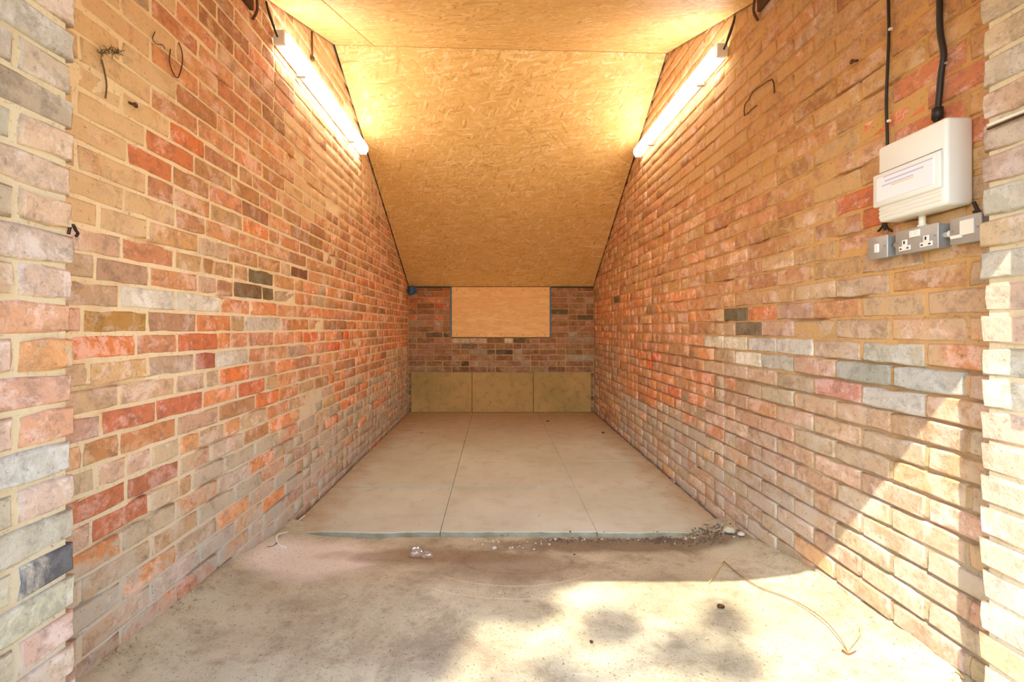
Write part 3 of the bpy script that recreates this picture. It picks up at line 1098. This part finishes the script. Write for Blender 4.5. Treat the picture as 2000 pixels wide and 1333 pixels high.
# ------------------------------------------------------------------ electrics on the right wall
def cx_(z_lat, y): return z_lat
cu = thing('consumer_unit', 'white plastic fuse box with a lowered cover, on the right wall', 'fuse box', (WR, 1.257, EYE + .33))
XF = 1.195
y_n, y_f = 1.153, 1.362
b0, b1 = EYE + .328, EYE + .562
box('body', XF, WR - .001, y_n, y_f, b0, b1, M['white_plastic'], cu, .010, 3, True)
box('cover', XF - .010, XF + .004, y_n + .008, y_f + .006, b0 + .048, b1 - .086, M['white_plastic'], cu, .004, 2, True)
box('shutter', XF - .0125, XF - .009, y_n + .024, y_f - .010, b0 + .062, b1 - .100, M['label_paper'], cu, .001, 1)
# printed lines on the cover and ribs below it
for i, (a, b, dz, t) in enumerate(((.060, .15, .118, .0022), (.055, .175, .132, .0018), (.050, .120, .106, .0018))):
    box('printed_line', XF - .0131, XF - .0122, y_f - .010 - b, y_f - .010 - a + .03, b0 + dz - t, b0 + dz + t, M['print_lilac'], cu)
bm = bmesh.new()
box_bm(bm, XF - .0131, XF - .0122, y_f - .13, y_f - .06, b0 + .0985, b0 + .101)
bm_obj('printed_line', bm, M['print_yellow'], cu)
for dz in (.014, .026, .038):
    box('rib', XF - .003, XF + .002, y_n + .012, y_f - .006, b0 + dz, b0 + dz + .004, M['cream_plastic'], cu, .0012, 1)
box('lid_seam', XF - .0018, XF + .002, y_n + .010, y_f - .004, b1 - .0835, b1 - .0815, M['print_grey'], cu)
adopt(cu)

XS = 1.225  # face plane of the metal boxes
def metal_box(name, label, cat, ya, yb, group=None, h0=.222, h1=.294):
    root = thing(name, label, cat, (WR, (ya + yb) / 2, EYE + h0), group)
    box('back_box', XS + .006, WR - .001, ya + .003, yb - .003, EYE + h0 + .003, EYE + h1 - .003, M['grey_side'], root, .004, 2, True)
    box('face_plate', XS, XS + .007, ya, yb, EYE + h0, EYE + h1, M['grey_metal'], root, .003, 2, True)
    for yy in (ya + .008, yb - .008):
        bm = bmesh.new()
        cyl_bm(bm, (XS - .0005, yy, EYE + (h0 + h1) / 2), (1, 0, 0), .0024, .003, 8)
        bm_obj('screw', bm, M['grey_side'], root)
    return root
# light switch, furthest from the entrance
sw = metal_box('light_switch', 'small grey metal switch, left of the double socket', 'switch', 1.361, 1.434)
box('rocker', XS - .005, XS + .002, 1.390, 1.404, EYE + .242, EYE + .270, M['white_plastic'], sw, .002, 2)
adopt(sw)
ds = metal_box('double_socket', 'grey metal double socket under the fuse box', 'socket', 1.205, 1.335)
def socket_face(root, yc):
    # raised white outlet with three pin holes: tall earth on top, two below
    bm = bmesh.new()
    box_bm(bm, XS - .002, XS + .001, yc - .018, yc + .018, EYE + .232, EYE + .246, .001, 1)
    box_bm(bm, XS - .002, XS + .001, yc - .008, yc + .008, EYE + .245, EYE + .264, .001, 1)
    bm_obj('outlet', bm, M['white_plastic'], root)
    for (a, b, c, d) in ((-.0022, .0022, .251, .260), (-.014, -.008, .236, .240), (.008, .014, .236, .240)):
        box('pin_hole', XS - .0026, XS - .0015, yc + a, yc + b, EYE + c, EYE + d, M['slot_dark'], root)
socket_face(ds, 1.303); socket_face(ds, 1.238)
for yc in (1.262, 1.278):
    box('rocker', XS - .005, XS + .001, yc - .007, yc + .007, EYE + .266, EYE + .286, M['white_plastic'], ds, .0015, 2)
adopt(ds)
sp_ = metal_box('fused_spur', 'grey metal outlet with a cream square, beside the pier', 'socket', 1.098, 1.175)
box('cover_square', XS - .005, XS + .001, 1.112, 1.146, EYE + .243, EYE + .282, M['cream_plastic'], sp_, .002, 2)
box('fuse_holder', XS - .004, XS + .001, 1.142, 1.170, EYE + .238, EYE + .247, M['white_plastic'], sp_, .001, 1)
adopt(sp_)
# short conduits that join the boxes
cd = thing('conduit_coupler', 'short white conduit from fuse box down to double socket', 'conduit', (1.25, 1.27, EYE + .29))
tube('pipe', [(1.243, 1.268, EYE + .290), (1.243, 1.268, EYE + .330)], .0085, M['cream_plastic'], cd, 12, 1)
bm = bmesh.new(); cyl_bm(bm, (1.243, 1.268, EYE + .297), (0, 0, 1), .0115, .008, 12)
bm_obj('collar', bm, M['white_plastic'], cd, True)
adopt(cd)
for (ya, yb, lb) in ((1.333, 1.363, 'grey conduit stub between light switch and double socket'), (1.173, 1.207, 'white conduit stub between double socket and cream square outlet')):
    c2 = thing('conduit_stub', lb, 'conduit', (1.25, (ya + yb) / 2, EYE + .258))
    tube('pipe', [(1.246, ya, EYE + .258), (1.246, yb, EYE + .258)], .008, M['white_plastic'] if ya < 1.2 else M['grey_side'], c2, 12, 1)
    bm = bmesh.new(); cyl_bm(bm, (1.246, (ya + yb) / 2, EYE + .258), (0, 1, 0), .0105, .008, 12)
    bm_obj('collar', bm, M['white_plastic'] if ya < 1.2 else M['grey_metal'], c2, True)
    adopt(c2)

def on_right(px, py, off=.008):
    X = WR - off
    y = F * X / (px - CX)
    return (X, y, EYE + (CY - py) * y / F)
def on_left(px, py, off=.008):
    X = WL + off
    y = F * (-X) / (CX - px)
    return (X, y, EYE + (CY - py) * y / F)
def clips(root, pts, r, mat=None):
    for p in pts:
        bm = bmesh.new()
        box_bm(bm, p[0] - .004, p[0] + .006, p[1] - .0, p[1] + .008, p[2] - .004, p[2] + .004, .001, 1)
        bm_obj('clip', bm, M['cream_plastic'] if mat is None else mat, root)
# thin cable
t1 = thing('thin_cable', 'thin black cable dropping down the brick to the far end of the fuse box', 'cable', on_right(1733, 283))
P1 = [on_right(x, y, .008) for x, y in ((1736, -60), (1735, 0), (1736, 60), (1734, 120), (1731, 200), (1733, 262), (1733, 292))]
tube('sheath', P1, .0042, M['black_cable'], t1)
clips(t1, [on_right(1741, 55, .009), on_right(1738, 235, .009)], .004)
adopt(t1)
t2 = thing('thick_cable', 'thick black armoured cable entering the top of the fuse box', 'cable', on_right(1830, 235))
P2 = [on_right(x, y, .014) for x, y in ((1834, -90), (1835, 0), (1836, 60), (1843, 105), (1838, 145), (1834, 190), (1829, 238))]
tube('sheath', P2, .0074, M['black_cable'], t2, None if False else 10)
q = on_right(1831, 222, .014)
bm = bmesh.new(); cyl_bm(bm, q, (0, 0, 1), .013, .03, 12); bm_obj('gland', bm, M['black_cable'], t2, True)
clips(t2, [on_right(1848, 122, .012)], .006, M['grey_metal'])
adopt(t2)
# loose black wires under the fuse box
t3 = thing('loose_wires', 'short black wires poking out under the fuse box', 'cable', on_right(1727, 440))
for a in ([(1727, 428), (1724, 442), (1715, 452)], [(1729, 428), (1732, 444), (1742, 452)], [(1728, 428), (1728, 450)]):
    tube('wire', [on_right(x, y, .016) for x, y in a], .0035, M['black_cable'], t3)
adopt(t3)
t4 = thing('corner_wires', 'black wires in the corner behind the cream square outlet', 'cable', on_right(1905, 420))
for a in ([(1902, 395), (1908, 408), (1914, 416)], [(1904, 412), (1908, 425), (1916, 436)]):
    tube('wire', [on_right(x, y, .02) for x, y in a], .004, M['black_cable'], t4)
adopt(t4)
# white conduit on the pier
cdx = PR - .008
def on_pier(px, py):
    y = F * cdx / (px - CX); return (cdx, y, EYE + (CY - py) * y / F)
cw = thing('pier_conduit', 'thin white conduit running level across the right pier', 'conduit', on_pier(1930, 245))
a = on_pier(1929, 246)
tube('pipe', [a, (cdx, a[1] - .05, a[2]), (cdx, a[1] - .2, a[2] - .001), (cdx, .62, a[2])], .0042, M['cream_plastic'], cw)
tube('pipe', [(cdx, a[1], a[2] - .008), (cdx, .62, a[2] - .009)], .0025, M['copper_dark'], cw, 8, 1)
adopt(cw)

# ------------------------------------------------------------------ small things on the walls
ring = thing('wire_loop', 'thin rusty wire loop hanging on the upper left wall', 'wire', on_left(343, 120, .012))
pts = [on_left(x, y, .010) for x, y in ((349, 82), (356, 105), (355, 130), (347, 152), (337, 140), (331, 118), (333, 96))]
tube('wire', pts, .0019, M['copper_dark'], ring)
pts = [on_left(x, y, .008) for x, y in ((303, 62), (298, 76), (306, 86), (318, 88), (322, 96))]
tube('wire', pts, .0014, M['copper_dark'], ring)
adopt(ring)
web = thing('cobweb_clump', 'dusty cobweb clump with a thread hanging on the upper left wall', 'cobweb', on_left(206, 102, .012))
rr2 = random.Random(4)
bm = bmesh.new()
for i in range(46):
    u = rr2.random()
    cxp = 190 + u * 42; cyp = 101 + math.sin(u * 9) * 4
    p0 = Vector(on_left(cxp, cyp, .006 + rr2.random() * .012))
    dvec = Vector((rr2.uniform(0, 1), rr2.uniform(-1, 1), rr2.uniform(-1, 1))).normalized() * rr2.uniform(.008, .022)
    tube_bm(bm, [p0, p0 + dvec * .5 + Vector((0, 0, .003)), p0 + dvec], .0011, 4)
bm_obj('strands', bm, M['cobweb'], web)
tube('thread', [on_left(x, y, .010) for x, y in ((198, 116), (203, 135), (208, 165), (206, 192))], .0022, M['cobweb'], web, 6)
adopt(web)
def nail(side, px, py, lab, L=.03, r=.0035, rot=0.0):
    f = on_left if side == 'left' else on_right
    p = Vector(f(px, py, .0))
    s = 1 if side == 'left' else -1
    root = thing('nail', lab, 'nail', p)
    bm = bmesh.new(); tube_bm(bm, [p - Vector((s * .01, 0, 0)), p + Vector((s * L, 0, -L * rot))], r, 8); bm_obj('shank', bm, M['copper_dark'], root, True)
    bm = bmesh.new(); cyl_bm(bm, p + Vector((s * L, 0, -L * rot)), (1, 0, 0), r * 2.1, .003, 10); bm_obj('head', bm, M['copper_dark'], root, True)
    adopt(root)
nail('left', 252, 198, 'rusty nail in the left wall below the cobweb', .02, .004, .6)
nail('left', 594, 118, 'rusty nail below the left strip light', .02, .005, .3)
nail('right', 1672, 118, 'rusty nail in the upper right wall, left of the thin cable', .015, .004, .3)
# pier bracket on the far corner of left pier
pb = thing('wire_stub', 'twisted black wire stub on the corner of the left pier', 'wire', (PL, .94, EYE + .2))
yy = .948
def on_plane(px, py, y): return ((px - CX) * y / F, y, EYE + (CY - py) * y / F)
tube('wire', [on_plane(134, 458, yy), on_plane(137, 444, yy), on_plane(143, 440, yy), on_plane(148, 450, yy + .01), on_plane(152, 456, yy + .02), on_plane(149, 462, yy + .015)], .003, M['black_cable'], pb)
adopt(pb)
# bent wire on right wall
bw = thing('bent_wire', 'bent rusty wire hooked on the upper right wall', 'wire', on_right(1480, 190, .01))
tube('wire', [on_right(x, y, .009) for x, y in ((1512, 182), (1512, 172), (1508, 155), (1490, 165), (1470, 180), (1462, 196), (1455, 204), (1454, 226), (1468, 214), (1478, 206))], .0028, M['copper_dark'], bw, None if False else 6, 2)
adopt(bw)
# brackets near the roof on each side
for side, px, py, lab in (('left', 478, 0, 'rusty iron bracket under the roof at the top of the left wall'), ('right', 1496, 4, 'rusty iron bracket under the roof at the top of the right wall')):
    f = on_left if side == 'left' else on_right
    s = 1 if side == 'left' else -1
    p = Vector(f(px, py, .0))
    root = thing('iron_bracket', lab, 'bracket', p)
    box('plate', min(p.x, p.x + s * .02), max(p.x, p.x + s * .02), p.y - .04, p.y + .04, p.z - .02, p.z + .06, M['copper_dark'], root, .003, 1)
    box('arm', min(p.x, p.x + s * .07), max(p.x, p.x + s * .07), p.y - .012, p.y + .012, p.z + .02, p.z + .045, M['copper_dark'], root, .003, 1)
    tube('tie', [(p.x + s * .05, p.y, p.z + .03), (p.x + s * .04, p.y + .03, p.z - .02), (p.x + s * .012, p.y + .04, p.z - .06)], .006, M['copper_dark'], root)
    adopt(root)
# battens/dark rods at the top left corner behind the lamp
vr = thing('rusty_rod', 'thin rusty rod fixed upright above the left strip light', 'rod', on_left(609, 90, .01))
tube('rod', [on_left(609, 62, .012), on_left(610, 116, .012)], .006, M['copper_dark'], vr, 8, 1)
box('foot_plate', *(lambda p: (WL, WL + .02, p[1] - .012, p[1] + .012, p[2] - .02, p[2] + .005))(on_left(610, 112, .01)), M['copper_dark'], vr, .002, 1)
adopt(vr)
# blue sheet stuffed into the far left corner
bmx = bmesh.new()
bmesh.ops.create_icosphere(bmx, subdivisions=4, radius=1.0)
for v in bmx.verts:
    n_ = noise.noise(v.co * 2.3) * .35 + noise.noise(v.co * 6) * .16
    v.co = v.co * (1 + n_)
    v.co = Vector((-1.065 + v.co.x * .058, YB - .07 + v.co.y * .05, EYE + .475 + v.co.z * .05))
bs = bm_obj('blue_sheet', bmx, M['blue_cloth'], None, True)
tag(bs, 'crumpled blue plastic sheet stuffed in the top left corner of the back wall', 'sheet')

# ------------------------------------------------------------------ things on the floor
def on_floor(px, py, up=0.0, slab_top=False):
    y = 2.0
    for _ in range(30):
        h = 0.0 - EYE if slab_top else floor_h((px - CX) * y / F, y)
        y = F * (-h - up) / (py - CY)
    x = (px - CX) * y / F
    return Vector((x, y, EYE + (-EYE if slab_top else floor_h(x, y)) + up))
tw = thing('long_twig', 'long thin bent twig lying in the sun by the right wall', 'twig', on_floor(1530, 1165))
pts = [on_floor(x, y, .005 + u) for x, y, u in ((1384, 1140, 0), (1400, 1116, 0), (1414, 1097, .004))]
tube('stem', pts, .0022, M['pale_straw'], tw, 6, 2)
pts = [on_floor(x, y, .005 + u) for x, y, u in ((1414, 1097, .004), (1440, 1120, .006), (1480, 1146, .004), (1530, 1165, .003), (1570, 1184, .01), (1610, 1212, .016), (1640, 1246, .012), (1655, 1272, 0))]
tube('stem', pts, .0020, M['twig'], tw, 6, 4, .0014)
tube('side_shoot', [on_floor(1655, 1272, .005), on_floor(1668, 1256, .01), on_floor(1680, 1238, .015), on_floor(1679, 1226, .012)], .0018, M['pale_straw'], tw, 6, 3)
tube('side_shoot', [on_floor(1646, 1272, .004), on_floor(1658, 1278, .006), on_floor(1672, 1272, .005)], .004, M['leaf_brown'], tw, 6, 3, .001)
adopt(tw)
def leaf(px, py, L, ang, lab, mat='leaf_brown', slab_top=False):
    c = on_floor(px, py, .004, slab_top)
    bm = bmesh.new()
    n = 6
    L_, R_ = [], []
    mid = []
    for i in range(n + 1):
        t = i / n
        w = L * .32 * math.sin(math.pi * t) ** .8 + .0004
        lift = .35 * L * (t - .5) ** 2
        def rotp(u, v, z):
            return c + Vector((u * math.cos(ang) - v * math.sin(ang), u * math.sin(ang) + v * math.cos(ang), z))
        mid.append(bm.verts.new(rotp((t - .5) * L, 0, lift)))
        L_.append(bm.verts.new(rotp((t - .5) * L, w, lift + w * .5)))
        R_.append(bm.verts.new(rotp((t - .5) * L, -w, lift + w * .35)))
    for i in range(n):
        bm.faces.new((mid[i], mid[i + 1], L_[i + 1], L_[i])); bm.faces.new((R_[i], R_[i + 1], mid[i + 1], mid[i]))
    bmesh.ops.solidify(bm, geom=bm.faces[:], thickness=.0008)
    o = bm_obj('dry_leaf', bm, M[mat], None, True)
    tag(o, lab, 'leaf')
    return o
leaf(1408, 1187, .035, .4, 'small curled brown leaf in the dark patch of sunlit floor')
leaf(1155, 1255, .016, 1.1, 'tiny brown leaf in the middle foreground')
leaf(1122, 1084, .014, .3, 'tiny dark leaf on the floor in front of the panels')
leaf(1070, 824, .05, .2, 'brown leaf at the back of the concrete panels', slab_top=True)
leaf(1178, 846, .04, 1.2, 'brown leaf near the right wall at the back', slab_top=True)
leaf(824, 846, .035, .1, 'pale scrap on the panels at the far left', 'grit_pale', True)
# white cable end, bottom right
wc = thing('white_cable_end', 'stub of white cable lying at the foot of the right pier', 'cable', on_floor(1820, 1310))
tube('sheath', [on_floor(x, y, .006) for x, y in ((1771, 1291), (1790, 1302), (1815, 1310), (1842, 1314), (1862, 1309))], .0055, M['grey_cable'], wc)
tube('core', [on_floor(1862, 1309, .006), on_floor(1875, 1316, .006), on_floor(1882, 1326, .005)], .0025, M['pale_straw'], wc, 6, 2)
adopt(wc)
wl = thing('white_cable', 'white cable curling down beside the left end of the concrete panels', 'cable', on_floor(545, 1055))
pA = Vector((WL + .03, 2.44, .006)); 
tube('sheath', [(WL + .035, 2.50, .007), (WL + .03, 2.40, .008), (WL + .045, 2.31, .006), on_floor(543, 1045, .02), on_floor(541, 1058, .006), on_floor(548, 1066, .005), on_floor(560, 1070, .005)], .0045, M['grey_cable'], wl)
tube('core', [on_floor(542, 1060, .006), on_floor(532, 1068, .004), on_floor(522, 1069, .004)], .0022, M['copper_dark'], wl, 6, 2)
adopt(wl)
# clear plastic
def crumple(c, r, sx, sy, sz, seed, mat, name='lump'):
    bm = bmesh.new()
    bmesh.ops.create_icosphere(bm, subdivisions=3, radius=1)
    for v in bm.verts:
        d = v.co.copy()
        k = 1 + .28 * noise.noise(d * 2.6 + Vector((seed, 0, 0))) + .16 * noise.noise(d * 7 + Vector((0, seed, 0)))
        v.co = Vector((c.x + d.x * r * sx * k, c.y + d.y * r * sy * k, c.z + max(-.3, d.z) * r * sz * k))
    return bm
cpth = thing('crumpled_wrapper', 'crumpled clear plastic wrapper on the floor in front of the panels', 'wrapper', on_floor(820, 1080))
bm_obj('film', crumple(on_floor(812, 1081, .016), .030, 1.0, .8, .8, 1, None), M['clear'], cpth, True)
bm_obj('film', crumple(on_floor(834, 1085, .014), .026, 1.1, .8, .7, 5, None), M['clear'], cpth, True)
adopt(cpth)
# grit and rubble
def grit(name, label, spots, n, smin, smax, mat, seed, parent=None):
    r = random.Random(seed)
    bm = bmesh.new()
    for i in range(n):
        (x0, y0, x1, y1, spread) = r.choice(spots)
        t = r.random()
        x = x0 + (x1 - x0) * t + r.gauss(0, spread); y = y0 + (y1 - y0) * t + r.gauss(0, spread)
        x = min(max(x, WL + .01), WR - .012)
        z = (EYE + floor_h(x, y)) if y < SLAB_Y + (max(0, x - 1.0) * .3) else .001
        s = r.uniform(smin, smax) * (r.random() ** 1.5 + .4)
        m4 = Matrix.Translation((x, y, z + s * .3)) @ Matrix.Rotation(r.random() * 6, 4, Vector((r.random(), r.random(), r.random() + .1)).normalized()) @ Matrix.Diagonal((s, s * r.uniform(.5, 1), s * r.uniform(.4, .8), 1))
        g_ = bmesh.ops.create_icosphere(bm, subdivisions=1, radius=1, matrix=m4) if s > .008 else bmesh.ops.create_cube(bm, size=1.4, matrix=m4)
    o = bm_obj(name, bm, M[mat], parent)
    o['kind'] = 'stuff'
    return o
STEP = [(.25, 2.27, 1.0, 2.25, .016), (.8, 2.25, 1.2, 2.24, .03), (1.1, 2.26, 1.22, 2.33, .04)]
grit('grit', 'dark grit and small stones heaped against the step, right side', STEP, 800, .002, .008, 'grit', 1, floor)
grit('stone_chips', 'pale stone chips scattered in the grit by the step', STEP + [(-.1, 2.24, .3, 2.25, .02), (.05, 2.16, .2, 2.18, .02)], 90, .003, .008, 'grit_pale', 2, floor)
grit('wall_dirt', 'crumbs of mortar along the foot of both side walls', [(WL + .03, 1.1, WL + .03, 2.25, .02), (WR - .03, 1.1, WR - .03, 2.25, .025), (WR - .02, 2.4, WR - .02, 5.5, .012), (WL + .02, 2.4, WL + .02, 5.5, .012)], 420, .002, .007, 'crumbs', 3, floor)
# broken corner of the panels, a stone
def stone(px, py, r, lab, mat='panel', up=.005):
    c = on_floor(px, py, up)
    o = bm_obj('stone', crumple(c, r, 1, .8, .6, r * 900, None), M[mat], None, True)
    tag(o, lab, 'stone')
stone(1425, 1036, .030, 'rounded lump of concrete in the corner by the right wall', 'panel', .02)
stone(1448, 1044, .018, 'pale stone lump nearest the right wall at the step', 'grit_pale', .012)
stone(966, 1071, .012, 'small pale stone in front of the step, middle', 'grit_pale')

# ------------------------------------------------------------------ outside: yard and the tree that dapples the light
yard = structure('ground', 'concrete yard in front of the garage')
mesh_obj('yard_slab', [(-20, -25, EYE - 1.0), (20, -25, EYE - 1.0), (20, -.15, EYE - 1.0), (-20, -.15, EYE - 1.0)], [(0, 1, 2, 3)], M['yard'], yard)
mesh_obj('yard_slab', [(-20, -.15, EYE - 1.02), (WL - .2, -.15, EYE - 1.02), (WL - .2, 14, EYE - 1.02), (-20, 14, EYE - 1.02)], [(0, 1, 2, 3)], M['yard'], yard)
mesh_obj('yard_slab', [(WR + .2, -.15, EYE - 1.02), (20, -.15, EYE - 1.02), (20, 14, EYE - 1.02), (WR + .2, 14, EYE - 1.02)], [(0, 1, 2, 3)], M['yard'], yard)

T = 5.0
OFF = Vector((-1.0, -1.41, 2.15)) * T
tree = thing('tree', 'leafy tree in the yard that throws dappled shade on the floor', 'tree', (-7.2, -6.6, .09))
def spot(x, y): return Vector((x, y, EYE + floor_h(min(max(x, WL), WR), min(y, 2.3)))) + OFF
bm = bmesh.new()
tp = [(-7.2, -6.6, .05), (-7.1, -6.6, 3.0), (-6.8, -6.4, 6.5), (-6.4, -6.1, 9.0), (-6.1, -5.9, 10.6)]
tube_bm(bm, smooth_pts(tp, 4), .22, 10, .06)
tips = []
rt = random.Random(12)
bm_obj('trunk', bm, M['bark'], tree, True)
# leaf clumps: (floor x, floor y, radius, leaves)
CL = [(-.95, 1.75, .42, 1500), (-.45, 1.75, .38, 1400), (-.05, 1.85, .30, 1000), (-.75, 1.25, .36, 1300), (-.40, 1.30, .26, 900), (-.3, 2.1, .35, 900), (.25, 1.95, .20, 420),
      (-.27, 1.38, .17, 420), (.80, 1.52, .075, 110), (.58, 1.36, .07, 90), (.40, 1.48, .10, 120), (.20, 1.27, .06, 45), (.72, 1.30, .08, 100), (.12, 1.62, .12, 150), (-.9, .8, .4, 900), (-1.5, 1.4, .5, 1300), (-1.4, .6, .5, 900), (-1.6, 2.1, .5, 900)]
bml = bmesh.new(); bmb = bmesh.new()
for (x, y, r, n) in CL:
    c = spot(x, y)
    tube_bm(bmb, smooth_pts([(-6.5, -6.15, 8.0 + rt.random() * 1.5), ((c.x - 6.5) / 2, (c.y - 6.15) / 2, (c.z + 8.8) / 2 + .2), tuple(c)], 3), .05, 5, .012)
    for i in range(n):
        d = Vector((rt.gauss(0, 1), rt.gauss(0, 1), rt.gauss(0, 1)))
        d = d.normalized() * (rt.random() ** .45) * r
        p = c + d
        u = Vector((rt.gauss(0, 1), rt.gauss(0, 1), rt.gauss(0, .6))).normalized()
        w = u.cross(Vector((rt.gauss(0, 1), rt.gauss(0, 1), rt.gauss(0, 1)))).normalized()
        L = .045
        vv = [bml.verts.new(p - u * L), bml.verts.new(p + w * L * .45), bml.verts.new(p + u * L), bml.verts.new(p - w * L * .45)]
        bml.faces.new(vv)
bm_obj('branch', bmb, M['bark'], tree, True)
o = bm_obj('foliage', bml, M['leaf'], tree)
o['kind'] = 'stuff'
adopt(tree)
